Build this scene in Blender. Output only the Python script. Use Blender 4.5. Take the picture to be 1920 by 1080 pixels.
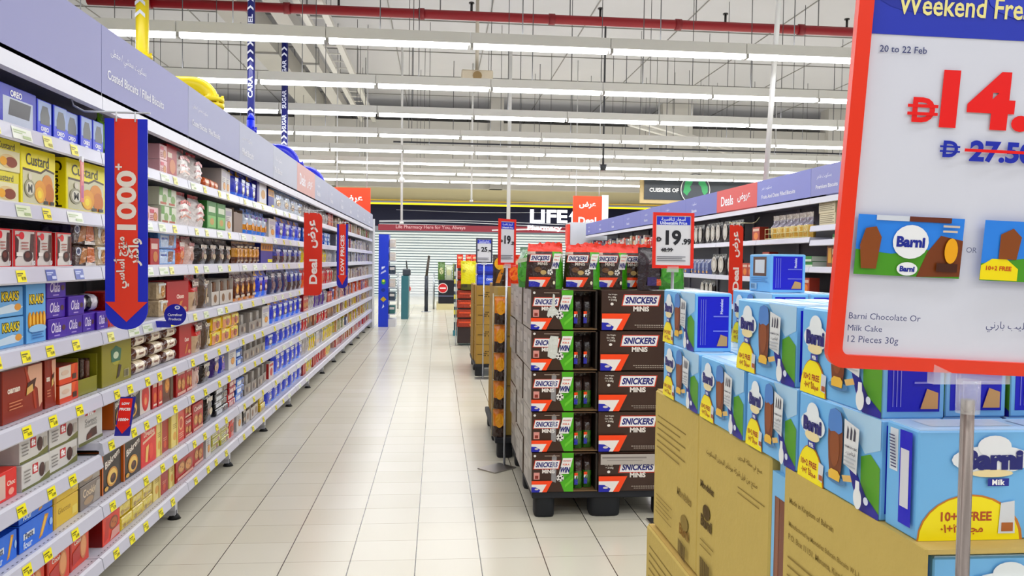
import bpy, bmesh, math, random
import unicodedata as UD
from mathutils import Vector, Matrix, Quaternion

for _o in list(bpy.data.objects):
    bpy.data.objects.remove(_o)
S = bpy.context.scene
C = S.collection
random.seed(7)

# ------------------------------------------------------------------ camera
F_PX = 1500.0
YAW, PITCH, ROLL = math.atan(140/1500), -math.atan(50/1500), 0.0135
fw = Vector((math.sin(YAW)*math.cos(PITCH), math.cos(YAW)*math.cos(PITCH), math.sin(PITCH)))
rt = Vector((math.cos(YAW), -math.sin(YAW), 0))
up = rt.cross(fw)
r2 = math.cos(ROLL)*rt + math.sin(ROLL)*up
u2 = -math.sin(ROLL)*rt + math.cos(ROLL)*up
cam = bpy.data.cameras.new('camera')
cam.sensor_width = 36.0
cam.lens = 36.0*F_PX/1920
cam.clip_end = 200
cam.clip_start = 0.05
cam_o = bpy.data.objects.new('camera', cam)
cam_o.matrix_world = Matrix(((r2.x, u2.x, -fw.x, 0), (r2.y, u2.y, -fw.y, 0), (r2.z, u2.z, -fw.z, 1.37), (0, 0, 0, 1)))
C.objects.link(cam_o)
S.camera = cam_o

# ------------------------------------------------------------------ world, exposure
W = bpy.data.worlds.new('store_ambient')
S.world = W
W.use_nodes = True
W.node_tree.nodes['Background'].inputs['Color'].default_value = (0.93, 0.95, 1.0, 1)
W.node_tree.nodes['Background'].inputs['Strength'].default_value = 0.26
S.view_settings.view_transform = 'Standard'
S.view_settings.look = 'None'
S.view_settings.gamma = 1
S.view_settings.use_curve_mapping = False
S.view_settings.exposure = 0.14
S.cycles.max_bounces = 8

# light from the rows of fluorescent tubes (one lamp per run of fixtures, at the tubes)
ROWS_Y = [8.5 + 2.09*k for k in range(-8, 9)]
LIGHT_Z = 3.6
for ry in ROWS_Y:
    for cx, ln in ((-4.2, 7.2), (3.3, 7.2), (10.8, 7.2)):
        if ry > 7 and cx < -4 and ry < 16:
            cx, ln = -2.9, 4.6
        L = bpy.data.lights.new('tube_light', 'AREA')
        L.shape = 'RECTANGLE'
        L.size, L.size_y = ln, 0.05
        L.energy = 53*ln/7.2
        L.color = (0.96, 0.98, 1.0)
        lo = bpy.data.objects.new('tube_light', L)
        lo.location = (cx, ry, LIGHT_Z - 0.012)
        C.objects.link(lo)
        # added upward fill lamps above the housings, brightening the ceiling
        L2 = L.copy()
        L2.energy = L.energy*0.26
        L2.size_y = 0.12
        lo = bpy.data.objects.new('ceiling_fill_lamp', L2)
        lo.location = (cx, ry, LIGHT_Z + 0.165)
        lo.rotation_euler = (math.pi, 0, 0)
        C.objects.link(lo)
# unseen area lamps added for the mall's light, to brighten the shutter
for cx in (-3, 3):
    L = bpy.data.lights.new('mall_fill', 'AREA')
    L.shape = 'RECTANGLE'
    L.size, L.size_y = 5.0, 2.5
    L.energy = 110
    L.color = (0.9, 0.97, 1.0)
    lo = bpy.data.objects.new('mall_fill', L)
    lo.location = (cx, 26.6, 3.5)
    C.objects.link(lo)

# ------------------------------------------------------------------ colours and materials
def lin(h):
    h = h.lstrip('#')
    if len(h) == 3:
        h = ''.join(c*2 for c in h)
    v = [int(h[i:i+2], 16)/255 for i in (0, 2, 4)]
    return tuple((c/12.92 if c <= 0.04045 else ((c+0.055)/1.055)**2.4) for c in v) + (1.0,)

_INK = {}
def ink(h):
    """print inks and paints: a fuller version of the named colour"""
    if h not in _INK:
        c = h.lstrip('#')
        if len(c) == 3: c = ''.join(x*2 for x in c)
        v = [int(c[i:i+2], 16)/255 for i in (0, 2, 4)]
        l = 0.3*v[0]+0.59*v[1]+0.11*v[2]
        v = [min(1, max(0, l+(x-l)*1.2))**1.12 for x in v]
        _INK[h] = lin('%02x%02x%02x' % tuple(round(x*255) for x in v))
    return _INK[h]

MATS = {}
def mat_col(name, rough=0.5, spec=0.5, metal=0.0, coat=0.0, bump=0.0, bscale=30.0, vary=0.0, vscale=8.0, rvar=0.0):
    """surface whose flat print colour comes from the mesh attribute Col; noise gives wear and wrinkles"""
    m = bpy.data.materials.new(name)
    m.use_nodes = True
    nt = m.node_tree
    b = nt.nodes['Principled BSDF']
    a = nt.nodes.new('ShaderNodeAttribute')
    a.attribute_name = 'Col'
    src = a.outputs['Color']
    tc = nt.nodes.new('ShaderNodeTexCoord')
    if vary:
        n = nt.nodes.new('ShaderNodeTexNoise')
        n.inputs['Scale'].default_value = vscale
        n.inputs['Detail'].default_value = 4
        nt.links.new(tc.outputs['Object'], n.inputs['Vector'])
        mr = nt.nodes.new('ShaderNodeMapRange')
        mr.inputs['To Min'].default_value = 1-vary
        mr.inputs['To Max'].default_value = 1+vary
        nt.links.new(n.outputs['Fac'], mr.inputs['Value'])
        mx = nt.nodes.new('ShaderNodeVectorMath')
        mx.operation = 'SCALE'
        nt.links.new(src, mx.inputs[0])
        nt.links.new(mr.outputs['Result'], mx.inputs['Scale'])
        src = mx.outputs['Vector']
    nt.links.new(src, b.inputs['Base Color'])
    b.inputs['Roughness'].default_value = rough
    b.inputs['Specular IOR Level'].default_value = spec
    b.inputs['Metallic'].default_value = metal
    b.inputs['Coat Weight'].default_value = coat
    b.inputs['Coat Roughness'].default_value = 0.12
    if bump:
        n = nt.nodes.new('ShaderNodeTexNoise')
        n.inputs['Scale'].default_value = bscale
        n.inputs['Detail'].default_value = 3
        nt.links.new(tc.outputs['Object'], n.inputs['Vector'])
        bp = nt.nodes.new('ShaderNodeBump')
        bp.inputs['Strength'].default_value = bump
        bp.inputs['Distance'].default_value = 0.01
        nt.links.new(n.outputs['Fac'], bp.inputs['Height'])
        nt.links.new(bp.outputs['Normal'], b.inputs['Normal'])
    MATS[name] = m
    return m

mat_col('card', rough=0.38, spec=0.5, vary=0.03)
mat_col('film', rough=0.17, spec=0.55, coat=0.4, bump=1.0, bscale=34, vary=0.05)
mat_col('board', rough=0.75, spec=0.25, vary=0.06, vscale=14, bump=0.15, bscale=60)
mat_col('paint', rough=0.38, spec=0.5, vary=0.02)
mat_col('panel', rough=0.35, spec=0.4, coat=0.1)
mat_col('header', rough=0.5, spec=0.28)
mat_col('plastic', rough=0.32, spec=0.5)
mat_col('rubber', rough=0.6, spec=0.4, vary=0.05)
mat_col('chrome', rough=0.36, metal=1.0)
mat_col('wall', rough=0.85, spec=0.2, vary=0.03, vscale=1.5)
mat_col('shutter', rough=0.3, spec=0.5, coat=0.2)

def mat_emit(name, strength):
    m = bpy.data.materials.new(name)
    m.use_nodes = True
    nt = m.node_tree
    b = nt.nodes['Principled BSDF']
    a = nt.nodes.new('ShaderNodeAttribute')
    a.attribute_name = 'Col'
    nt.links.new(a.outputs['Color'], b.inputs['Base Color'])
    nt.links.new(a.outputs['Color'], b.inputs['Emission Color'])
    b.inputs['Emission Strength'].default_value = strength
    MATS[name] = m
mat_emit('tube', 7.0)
mat_emit('sign_light', 1.6)
mat_emit('cove_light', 1.5)

m = bpy.data.materials.new('clear')
m.use_nodes = True
b = m.node_tree.nodes['Principled BSDF']
b.inputs['Base Color'].default_value = (0.9, 0.92, 0.95, 1)
b.inputs['Roughness'].default_value = 0.08
b.inputs['Alpha'].default_value = 0.28
MATS['clear'] = m

def floor_material():
    m = bpy.data.materials.new('floor_tiles')
    m.use_nodes = True
    nt = m.node_tree
    N, K = nt.nodes, nt.links
    b = N['Principled BSDF']
    tc = N.new('ShaderNodeTexCoord')
    sp = N.new('ShaderNodeSeparateXYZ')
    K.new(tc.outputs['Object'], sp.inputs[0])
    def line(sock, off, pitch, half):
        a = N.new('ShaderNodeMath'); a.operation = 'ADD'; a.inputs[1].default_value = -off + 100*pitch
        K.new(sock, a.inputs[0])
        d = N.new('ShaderNodeMath'); d.operation = 'DIVIDE'; d.inputs[1].default_value = pitch
        K.new(a.outputs[0], d.inputs[0])
        f = N.new('ShaderNodeMath'); f.operation = 'FRACT'
        K.new(d.outputs[0], f.inputs[0])
        p = N.new('ShaderNodeMath'); p.operation = 'PINGPONG'; p.inputs[1].default_value = 0.5
        K.new(f.outputs[0], p.inputs[0])
        l = N.new('ShaderNodeMath'); l.operation = 'LESS_THAN'; l.inputs[1].default_value = half/pitch
        K.new(p.outputs[0], l.inputs[0])
        fl = N.new('ShaderNodeMath'); fl.operation = 'FLOOR'
        K.new(d.outputs[0], fl.inputs[0])
        return l.outputs[0], fl.outputs[0]
    lx, ix = line(sp.outputs['X'], -0.086, 0.295, 0.0024)
    ly, iy = line(sp.outputs['Y'], 3.64, 0.257, 0.0014)
    cb = N.new('ShaderNodeCombineXYZ')
    K.new(ix, cb.inputs[0]); K.new(iy, cb.inputs[1])
    wn = N.new('ShaderNodeTexWhiteNoise'); wn.noise_dimensions = '2D'
    K.new(cb.outputs[0], wn.inputs['Vector'])
    ns = N.new('ShaderNodeTexNoise'); ns.inputs['Scale'].default_value = 0.8; ns.inputs['Detail'].default_value = 4
    K.new(tc.outputs['Object'], ns.inputs['Vector'])
    ad = N.new('ShaderNodeMath'); ad.operation = 'MULTIPLY_ADD'; ad.inputs[1].default_value = 0.35
    K.new(wn.outputs['Value'], ad.inputs[0]); K.new(ns.outputs['Fac'], ad.inputs[2])
    rp = N.new('ShaderNodeMapRange')
    rp.inputs['From Min'].default_value = 0.2; rp.inputs['From Max'].default_value = 1.1
    K.new(ad.outputs[0], rp.inputs['Value'])
    mx = N.new('ShaderNodeMix'); mx.data_type = 'RGBA'
    mx.inputs['A'].default_value = lin('#cac3ae'); mx.inputs['B'].default_value = lin('#d8d3c4')
    K.new(rp.outputs['Result'], mx.inputs['Factor'])
    g1 = N.new('ShaderNodeMix'); g1.data_type = 'RGBA'
    K.new(mx.outputs['Result'], g1.inputs['A']); g1.inputs['B'].default_value = lin('#8f8672')
    K.new(ly, g1.inputs['Factor'])
    g2 = N.new('ShaderNodeMix'); g2.data_type = 'RGBA'
    K.new(g1.outputs['Result'], g2.inputs['A']); g2.inputs['B'].default_value = lin('#4c463c')
    K.new(lx, g2.inputs['Factor'])
    K.new(g2.outputs['Result'], b.inputs['Base Color'])
    b.inputs['Roughness'].default_value = 0.24
    b.inputs['Specular IOR Level'].default_value = 0.6
    return m
MATS['floor'] = floor_material()

# ------------------------------------------------------------------ text shapes
AR = {}
for _c in range(0xFE70, 0xFEFD):
    _d = UD.decomposition(chr(_c)).split()
    if len(_d) == 2:
        AR[(_d[0][1:-1], chr(int(_d[1], 16)))] = chr(_c)
def arabic(s):
    out = []
    for i, c in enumerate(s):
        if ('isolated', c) not in AR:
            out.append(c)
            continue
        prev = i > 0 and ('initial', s[i-1]) in AR
        nxt = ('initial', c) in AR and i+1 < len(s) and ('final', s[i+1]) in AR
        out.append(AR.get(('medial' if prev and nxt else 'final' if prev else 'initial' if nxt else 'isolated', c), c))
    return ''.join(reversed(out))

_TXT = {}
def text_shape(s, bold=0.012):
    key = (s, bold)
    if key in _TXT:
        return _TXT[key]
    cu = bpy.data.curves.new('lettering', 'FONT')
    cu.body = arabic(s) if any('\u0600' <= ch <= '\u06ff' for ch in s) else s
    cu.resolution_u = 4 if len(s) < 9 else 2
    cu.offset = bold
    o = bpy.data.objects.new('lettering', cu)
    C.objects.link(o)
    me = o.to_mesh()
    vs = [(v.co.x, v.co.y) for v in me.vertices]
    fs = [tuple(p.vertices) for p in me.polygons]
    flip = sum(p.normal.z for p in me.polygons) < 0
    if flip:
        fs = [f[::-1] for f in fs]
    o.to_mesh_clear()
    bpy.data.objects.remove(o)
    bpy.data.curves.remove(cu)
    if not vs:
        _TXT[key] = ([], [], 1, 1)
        return _TXT[key]
    x0, x1 = min(v[0] for v in vs), max(v[0] for v in vs)
    y0, y1 = min(v[1] for v in vs), max(v[1] for v in vs)
    _TXT[key] = ([(v[0]-(x0+x1)/2, v[1]-(y0+y1)/2) for v in vs], fs, x1-x0, y1-y0)
    return _TXT[key]

# ------------------------------------------------------------------ mesh builder
class Frame:
    """a flat printing area: origin (lower left), full-width and full-height vectors, outward normal"""
    def __init__(self, o, u, v, n=None):
        self.o, self.u, self.v = Vector(o), Vector(u), Vector(v)
        self.n = Vector(n) if n is not None else self.u.cross(self.v).normalized()
        self.w, self.h = self.u.length, self.v.length
    def __call__(self, a, b, off):
        return self.o + self.u*a + self.v*b + self.n*off

class MB:
    def __init__(self):
        self.v, self.f, self.c, self.m, self.s, self.mats = [], [], [], [], [], []
        self.step = 0.0003
    def face(self, pts, col, mat='card', smooth=False):
        k = len(self.v)
        self.v.extend(tuple(p) for p in pts)
        self.add(range(k, k+len(pts)), col, mat, smooth)
    def add(self, idx, col, mat, smooth=False):
        self.f.append(tuple(idx))
        self.c.append(ink(col))
        if mat not in self.mats:
            self.mats.append(mat)
        self.m.append(self.mats.index(mat))
        self.s.append(smooth)
    def box(self, x0, y0, z0, x1, y1, z1, col, mat='card', front=None, left=None, right=None, top=None, bevel=0.0):
        k = len(self.v)
        if bevel <= 0:
            for x in (x0, x1):
                for y in (y0, y1):
                    for z in (z0, z1):
                        self.v.append((x, y, z))
            for q, cc in (((0, 4, 5, 1), front), ((2, 3, 7, 6), None), ((0, 1, 3, 2), left), ((4, 6, 7, 5), right), ((1, 5, 7, 3), top), ((0, 2, 6, 4), None)):
                self.add([k+i for i in q], cc or col, mat)
            return
        bm = bmesh.new()
        bmesh.ops.create_cube(bm, size=1)
        bmesh.ops.scale(bm, vec=(x1-x0, y1-y0, z1-z0), verts=bm.verts)
        bmesh.ops.translate(bm, vec=((x0+x1)/2, (y0+y1)/2, (z0+z1)/2), verts=bm.verts)
        bmesh.ops.bevel(bm, geom=list(bm.edges), offset=bevel, segments=1, affect='EDGES')
        bm.normal_update()
        for v in bm.verts:
            self.v.append(tuple(v.co))
        bm.verts.index_update()
        for f in bm.faces:
            n = f.normal
            cc = None
            if n.y < -0.9: cc = front
            elif n.x < -0.9: cc = left
            elif n.x > 0.9: cc = right
            elif n.z > 0.9: cc = top
            self.add([k+v.index for v in f.verts], cc or col, mat)
        bm.free()
    def cyl(self, p0, p1, r, col, mat='paint', n=12, r1=None, caps=True):
        p0, p1 = Vector(p0), Vector(p1)
        r1 = r if r1 is None else r1
        d = (p1-p0).normalized()
        a = d.orthogonal().normalized()
        b = d.cross(a)
        k = len(self.v)
        for i in range(n):
            t = 2*math.pi*i/n
            e = a*math.cos(t)+b*math.sin(t)
            self.v.append(tuple(p0+e*r)); self.v.append(tuple(p1+e*r1))
        for i in range(n):
            j = (i+1) % n
            self.add((k+2*i, k+2*j, k+2*j+1, k+2*i+1), col, mat, True)
        if caps:
            self.add([k+2*i for i in range(n)][::-1], col, mat)
            self.add([k+2*i+1 for i in range(n)], col, mat)
    def tube(self, pts, r, col, mat='paint', n=10):
        pts = [Vector(p) for p in pts]
        k = len(self.v)
        a = None
        for i, p in enumerate(pts):
            d = ((pts[min(i+1, len(pts)-1)]-pts[i]) + (pts[i]-pts[max(i-1, 0)])).normalized()
            a = d.orthogonal().normalized() if a is None else (a - d*a.dot(d)).normalized()
            b = d.cross(a)
            for q in range(n):
                t = 2*math.pi*q/n
                self.v.append(tuple(p+(a*math.cos(t)+b*math.sin(t))*r))
        for i in range(len(pts)-1):
            for q in range(n):
                q2 = (q+1) % n
                self.add((k+i*n+q, k+i*n+q2, k+(i+1)*n+q2, k+(i+1)*n+q), col, mat, True)
        self.add([k+q for q in range(n)][::-1], col, mat)
        self.add([k+(len(pts)-1)*n+q for q in range(n)], col, mat)
    def prism(self, outline, fr, thick, col, mat='card', edge=None):
        """outline in metres on frame fr (lower-left origin), extruded back by thick"""
        uu, vv = fr.u.normalized(), fr.v.normalized()
        k = len(self.v)
        n = len(outline)
        for x, y in outline:
            self.v.append(tuple(fr.o+uu*x+vv*y))
        for x, y in outline:
            self.v.append(tuple(fr.o+uu*x+vv*y-fr.n*thick))
        self.add(range(k, k+n), col, mat)
        self.add([k+n+i for i in range(n)][::-1], col, mat)
        for i in range(n):
            j = (i+1) % n
            self.add((k+i, k+n+i, k+n+j, k+j), edge or col, mat)
    def pr(self, fr, els, mat='card', base=0.0004):
        """print flat shapes on a frame, each on top of the one before"""
        off = base
        for e in els:
            t = e[0]
            if t == 'r':
                _, a, b, c, d, col = e
                self.face([fr(a, b, off), fr(c, b, off), fr(c, d, off), fr(a, d, off)], col, mat)
            elif t == 'e':
                _, a, b, ra, rb, col = e
                self.face([fr(a+ra*math.cos(i*math.pi/10), b+rb*math.sin(i*math.pi/10), off) for i in range(20)], col, mat)
            elif t == 'p':
                self.face([fr(a, b, off) for a, b in e[1]], e[2], mat)
            elif t == 't':
                s, a, b, wu, col = e[1:6]
                o = e[6] if len(e) > 6 else {}
                vs, fs, tw, th = text_shape(s, o.get('b', 0.012))
                rot = math.radians(o.get('rot', 0))
                sx = wu*fr.w/tw if not o.get('rot') else wu*fr.h/tw
                sy = sx
                if 'h' in o:
                    sy = o['h']*(fr.h if not o.get('rot') else fr.w)/th
                sh = o.get('sh', 0)
                if o.get('bg'):
                    mw, mh = tw*sx/2*1.12, th*sy/2*1.5
                    q = []
                    for X, Y in ((-mw, -mh), (mw, -mh), (mw, mh), (-mw, mh)):
                        X += sh*Y
                        X, Y = X*math.cos(rot)-Y*math.sin(rot), X*math.sin(rot)+Y*math.cos(rot)
                        q.append(fr(a+X/fr.w, b+Y/fr.h, off))
                    self.face(q, o['bg'], mat)
                    off += self.step
                k = len(self.v)
                for x, y in vs:
                    X, Y = x*sx + sh*y*sy, y*sy
                    if rot:
                        X, Y = X*math.cos(rot)-Y*math.sin(rot), X*math.sin(rot)+Y*math.cos(rot)
                    self.v.append(tuple(fr(a+X/fr.w, b+Y/fr.h, off)))
                for f in fs:
                    self.add([k+i for i in f], col, mat)
            off += self.step
    def mesh(self, name):
        me = bpy.data.meshes.new(name)
        me.from_pydata(self.v, [], self.f)
        for mn in self.mats:
            me.materials.append(MATS[mn])
        me.polygons.foreach_set('material_index', self.m)
        me.polygons.foreach_set('use_smooth', self.s)
        at = me.color_attributes.new('Col', 'FLOAT_COLOR', 'CORNER')
        buf = []
        for f, c in zip(self.f, self.c):
            buf.extend(c*len(f))
        at.data.foreach_set('color', buf)
        me.update()
        return me
    def build(self, name, parent=None, loc=None, rz=None):
        o = bpy.data.objects.new(name, self.mesh(name))
        C.objects.link(o)
        if parent is not None:
            o.parent = parent
        if loc is not None:
            o.location = loc
        if rz is not None:
            o.rotation_euler = (0, 0, rz)
        return o

def tag(o, label=None, cat=None, group=None, kind=None):
    if label: o['label'] = label
    if cat: o['category'] = cat
    if group: o['group'] = group
    if kind: o['kind'] = kind
    return o
def thing(name, label, cat, loc=(0, 0, 0), rz=0.0, group=None):
    o = bpy.data.objects.new(name, None)
    o.empty_display_size = 0.05
    C.objects.link(o)
    o.location = loc
    o.rotation_euler = (0, 0, rz)
    return tag(o, label, cat, group)
def dup(root, loc, label, group=None, rz=None, sx=None):
    """copy of a thing with copies of its parts and their sub-parts (mesh data shared)"""
    r = root.copy()
    C.objects.link(r)
    r.location = loc
    if rz is not None: r.rotation_euler = (0, 0, rz)
    if sx is not None: r.scale = sx
    tag(r, label, None, group)
    for ch in list(root.children):
        c = ch.copy()
        C.objects.link(c)
        c.parent = r
        for g in list(ch.children):
            d = g.copy()
            C.objects.link(d)
            d.parent = c
    return r
def structure(mb, name):
    return tag(mb.build(name), kind='structure')

ORD = ['first', 'second', 'third', 'fourth', 'fifth', 'sixth', 'seventh', 'eighth', 'ninth', 'tenth', 'eleventh', 'twelfth', 'thirteenth',
       'fourteenth', 'fifteenth', 'sixteenth', 'seventeenth', 'eighteenth', 'nineteenth']
ORD += [t+(('-'+o) if o else '') for t in ('twent', 'thirt', 'fort', 'fift', 'sixt', 'sevent') for o in ['']+ORD[:9]]
ORD = [o+'ieth' if o in ('twent', 'thirt', 'fort', 'fift', 'sixt', 'sevent') else o.replace('t-', 'ty-') if '-' in o else o for o in ORD]

# ------------------------------------------------------------------ building shell
fb = MB()
fb.face([(-14, -6, 0), (18, -6, 0), (18, 32, 0), (-14, 32, 0)], '#c0b8a4', 'floor')
structure(fb, 'floor')
cb = MB()
cb.face([(-14, -6, 6.3), (-14, 32, 6.3), (18, 32, 6.3), (18, -6, 6.3)], '#cfced0', 'wall')
cb.step = 0.002
for yy in (9.2, 11.7, 14.2, 16.7, 19.2, 21.7, 24.2):
    cb.box(-14, yy-0.012, 6.28, 18, yy+0.012, 6.299, '#9b9a96', 'wall')
for xx in range(-13, 18, 2):
    cb.box(xx-0.01, -6, 6.285, xx+0.01, 32, 6.299, '#a09f9c', 'wall')
structure(cb, 'ceiling')
wb = MB()
wb.box(-14, 24.5, 3.57, 18, 24.8, 5.58, '#c6c4bf', 'wall')
structure(wb, 'wall_front')
for i, (xa, xb_) in enumerate(((-4.25, -3.08), (1.55, 1.95), (6.87, 7.82), (12.2, 13.1))):
    q = MB()
    q.box(xa, 24.3, 0 if i in (0, 2) and False else 3.57, xb_, 24.85, 6.3, '#d2d0cb' if i != 1 else '#bdbbb6', 'wall')
    tag(q.build('column'), kind='structure')
pb = MB()  # dark sheet standing for the shaded void behind the high openings
pb.box(-14, 30.6, 3.6, 18, 30.8, 6.3, '#47484c', 'wall')
structure(pb, 'wall_void_shade')
sb = MB()
sb.face([(-14, 24.8, 3.6), (-14, 30.6, 3.6), (18, 30.6, 3.6), (18, 24.8, 3.6)], '#c9c0a6', 'wall')
structure(sb, 'ceiling_mall')
tb = MB()
tb.box(-3.6, 30.25, 3.42, 12, 30.5, 3.5, '#ffe14a', 'cove_light')
structure(tb, 'trim_1')

# dividing ducts, cable trays and sprinkler pipes under the ceiling
def ceiling_duct(x, w, z0, z1, y0, y1, label, col='#bdbbb5'):
    t = thing('air_duct', label, 'duct', (x, y0, z0), 0, 'air ducts')
    q = MB()
    q.box(-w/2, 0, 0, w/2, y1-y0, z1-z0, col, 'wall')
    q.build('duct_body', t)
    for k in range(3):
        yy = 1.2 + k*(y1-y0-2)/2
        q = MB()
        for s in (-1, 1):
            q.cyl((s*(w/2+0.03), yy, -0.02), (s*(w/2+0.03), yy, 6.3-z0), 0.008, '#8a8a88', 'paint', 6)
        q.box(-w/2-0.05, yy-0.02, -0.04, w/2+0.05, yy+0.02, 0, '#a3a29e', 'paint')
        q.build('hanger_bracket', t)
ceiling_duct(-3.55, 0.5, 5.55, 6.0, 9.0, 24.2, 'wide pale air duct running under the ceiling toward the store front')
ceiling_duct(-2.78, 0.28, 5.6, 5.85, 11, 24.2, 'narrow pale air duct beside the wide duct under the ceiling', '#c9c7c2')
for k, (x, z, y0, lab) in enumerate(((-2.1, 5.45, 9, 'white cable tray under the ceiling nearest the ducts'), (4.6, 4.6, 18.5, 'white cable tray slanting over the far aisles'))):
    t = thing('cable_tray', lab, 'cable tray', (x, y0, z))
    ln = 24.2-y0 if k == 0 else 5.6
    if k == 1:
        t.rotation_euler = (0, 0, -0.75)
    for s in (-1, 1):
        q = MB()
        q.box(s*0.18-0.055, 0, 0, s*0.18+0.055, ln, 0.09, '#d6d4ce', 'paint')
        q.build('side_rail', t)
    q = MB()
    q.box(-0.14, 0.2, 0.01, 0.14, 0.24, 0.03, '#cfcdc8', 'paint')
    rung = q.mesh('rung')
    for j in range(int(ln/0.6)):
        o = bpy.data.objects.new('rung', rung); C.objects.link(o); o.parent = t; o.location = (0, j*0.6, 0)
    for j in range(3):
        for s in (-1, 1):
            q = MB()
            q.cyl((s*0.2, 0.6+j*ln/3.2, 0), (s*0.2, 0.6+j*ln/3.2, 6.3-z), 0.007, '#8d8d8a', 'paint', 6)
            q.build('hanger_rod', t)
def red_pipe(y, z, x0, x1, r, label):
    t = thing('sprinkler_pipe', label, 'pipe', (x0, y, z), 0, 'red sprinkler pipes')
    q = MB()
    q.cyl((0, 0, 0), (x1-x0, 0, 0), r, '#8c1824', 'paint', 14)
    q.build('pipe', t)
    n = int((x1-x0)/2.1)
    for k in range(n):
        xx = 0.9+k*2.1
        q = MB()
        q.cyl((xx-0.05, 0, 0), (xx+0.05, 0, 0), r*1.22, '#7d1420', 'paint', 14)
        q.build('coupling', t)
        q = MB()
        q.cyl((xx+0.3, 0, r), (xx+0.3, 0, 6.3-z), 0.009, '#77787a', 'paint', 6)
        q.build('hanger_rod', t)
    for k in range(n-1):
        q = MB()
        q.cyl((1.7+k*2.1, 0, r), (1.7+k*2.1, 0, r+0.12), 0.02, '#2b2626', 'paint', 8)
        q.cyl((1.7+k*2.1, 0, r+0.12), (1.7+k*2.1, 0, r+0.14), 0.045, '#2b2626', 'paint', 8)
        q.build('sprinkler_head', t)
red_pipe(13.0, 5.3, -5.4, 12, 0.075, 'thick red sprinkler pipe crossing above the first row of lights')
red_pipe(27.5, 5.85, -12, 14, 0.09, 'red sprinkler pipe seen through the high openings of the front wall')
q = MB()
q.cyl((1.5, 11.6, 5.62), (9.5, 11.6, 5.62), 0.012, '#3a3a3a', 'rubber', 6)
for xx in (2.4, 5.0, 8.1):
    q.cyl((xx, 11.6, 5.62), (xx, 11.6, 6.3), 0.008, '#555', 'rubber', 6)
tag(q.build('cable'), 'thin dark cable strung above the red sprinkler pipe', 'cable')

# ------------------------------------------------------------------ ceiling tube lights
MOD = 1.49
def make_fixture():
    t = thing('tube_light', 'x', 'ceiling light', (0, 0, LIGHT_Z), 0, 'rows of ceiling tube lights')
    q = MB()
    q.box(0.004, -0.05, 0.045, MOD-0.004, 0.05, 0.155, '#f4f4f0', 'paint')
    q.build('housing', t)
    q = MB()
    q.box(0.03, -0.035, 0.0, MOD-0.03, 0.035, 0.045, '#ffffff', 'tube')
    q.build('diffuser', t)
    q = MB()
    q.box(0.0, -0.045, 0.0, 0.03, 0.045, 0.05, '#b9b9b6', 'paint')
    q.build('end_cap', t)
    q = MB()
    q.cyl((0.55, 0, 0.155), (0.55, 0, 6.3-LIGHT_Z), 0.006, '#5f5f60', 'paint', 5)
    q.build('hanger_rod', t)
    return t
fx = None
for ri in range(8):
    ry = ROWS_Y[8+ri]
    x0 = -2.66 - MOD*int((0.40*ry-2.66)/MOD + (1 if ri else 0.9))
    n = int((0.53*ry - x0)/MOD)+1
    for k in range(n):
        lab = f'white tube light, {ORD[k]} from its end in the {ORD[ri]} row under the ceiling'
        pos = (x0+k*MOD+0.07*((ri*5) % 7), ry, LIGHT_Z)
        if fx is None:
            fx = make_fixture()
            fx.location = pos
            fx['label'] = lab
        else:
            dup(fx, pos, lab)

# black service bars hung between the light rows
for (x0, x1, y, z, nm) in ((-1.0, 4.6, 17.9, 3.95, 'nearer'), (-2.2, 2.9, 20.0, 3.8, 'middle'), (4.75, 9.5, 17.9, 3.95, 'far-side')):
    t = thing('service_rail', f'thin black service rail hung among the lights, the {nm} one', 'rail', (x0, y, z), 0, 'black service rails')
    q = MB()
    q.box(0, -0.02, 0, x1-x0, 0.02, 0.035, '#33343a', 'paint')
    q.build('rail', t)
    for k in range(3):
        q = MB()
        xx = 0.4+k*(x1-x0-0.8)/2
        q.cyl((xx, 0, 0.03), (xx, 0, 6.3-z), 0.008, '#55555a', 'paint', 6)
        q.build('hanger_rod', t)

# ------------------------------------------------------------------ pharmacy across the mall
sh = MB()
for k in range(24):
    z0 = 0.02+k*0.1
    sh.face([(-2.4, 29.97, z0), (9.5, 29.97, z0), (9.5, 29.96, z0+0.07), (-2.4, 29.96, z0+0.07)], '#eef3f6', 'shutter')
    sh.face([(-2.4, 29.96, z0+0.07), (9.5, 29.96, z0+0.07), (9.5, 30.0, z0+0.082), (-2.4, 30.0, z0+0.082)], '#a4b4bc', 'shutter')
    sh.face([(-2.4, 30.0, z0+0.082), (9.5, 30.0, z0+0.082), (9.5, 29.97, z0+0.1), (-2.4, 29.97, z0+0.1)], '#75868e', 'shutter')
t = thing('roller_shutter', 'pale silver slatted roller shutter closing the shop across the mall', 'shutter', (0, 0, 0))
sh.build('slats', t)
q = MB()
q.box(-2.4, 29.95, 0, 9.5, 30.02, 0.07, '#c8cfd0', 'paint')
q.build('bottom_bar', t)
for xx in (-2.45, 9.5):
    q = MB()
    q.box(xx-0.06, 29.94, 0, xx+0.06, 30.06, 2.45, '#8d96a0', 'paint')
    q.build('guide_rail', t)
t = thing('shop_fascia', 'dark navy pharmacy shop fascia with wavy lines and white letters', 'shop sign', (0, 30.0, 0))
q = MB()
q.box(-3.4, 0, 2.62, 12, 0.2, 3.42, '#070b30', 'header')
q.step = 0.002
fr = Frame((-3.4, 0, 2.62), (15.4, 0, 0), (0, 0, 0.8))
def wave(v0, amp, th, a=0.08, b=0.75, ph=0.0, n=26):
    up_, dn = [], []
    for i in range(n+1):
        uu = a+(b-a)*i/n
        vv = v0+amp*math.sin(i/n*5.5+ph)
        up_.append((uu, vv+th)); dn.append((uu, vv))
    return [('p', [dn[i], dn[i+1], up_[i+1], up_[i]], '#e6e9f2') for i in range(n)]
q.step = 0.0
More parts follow.
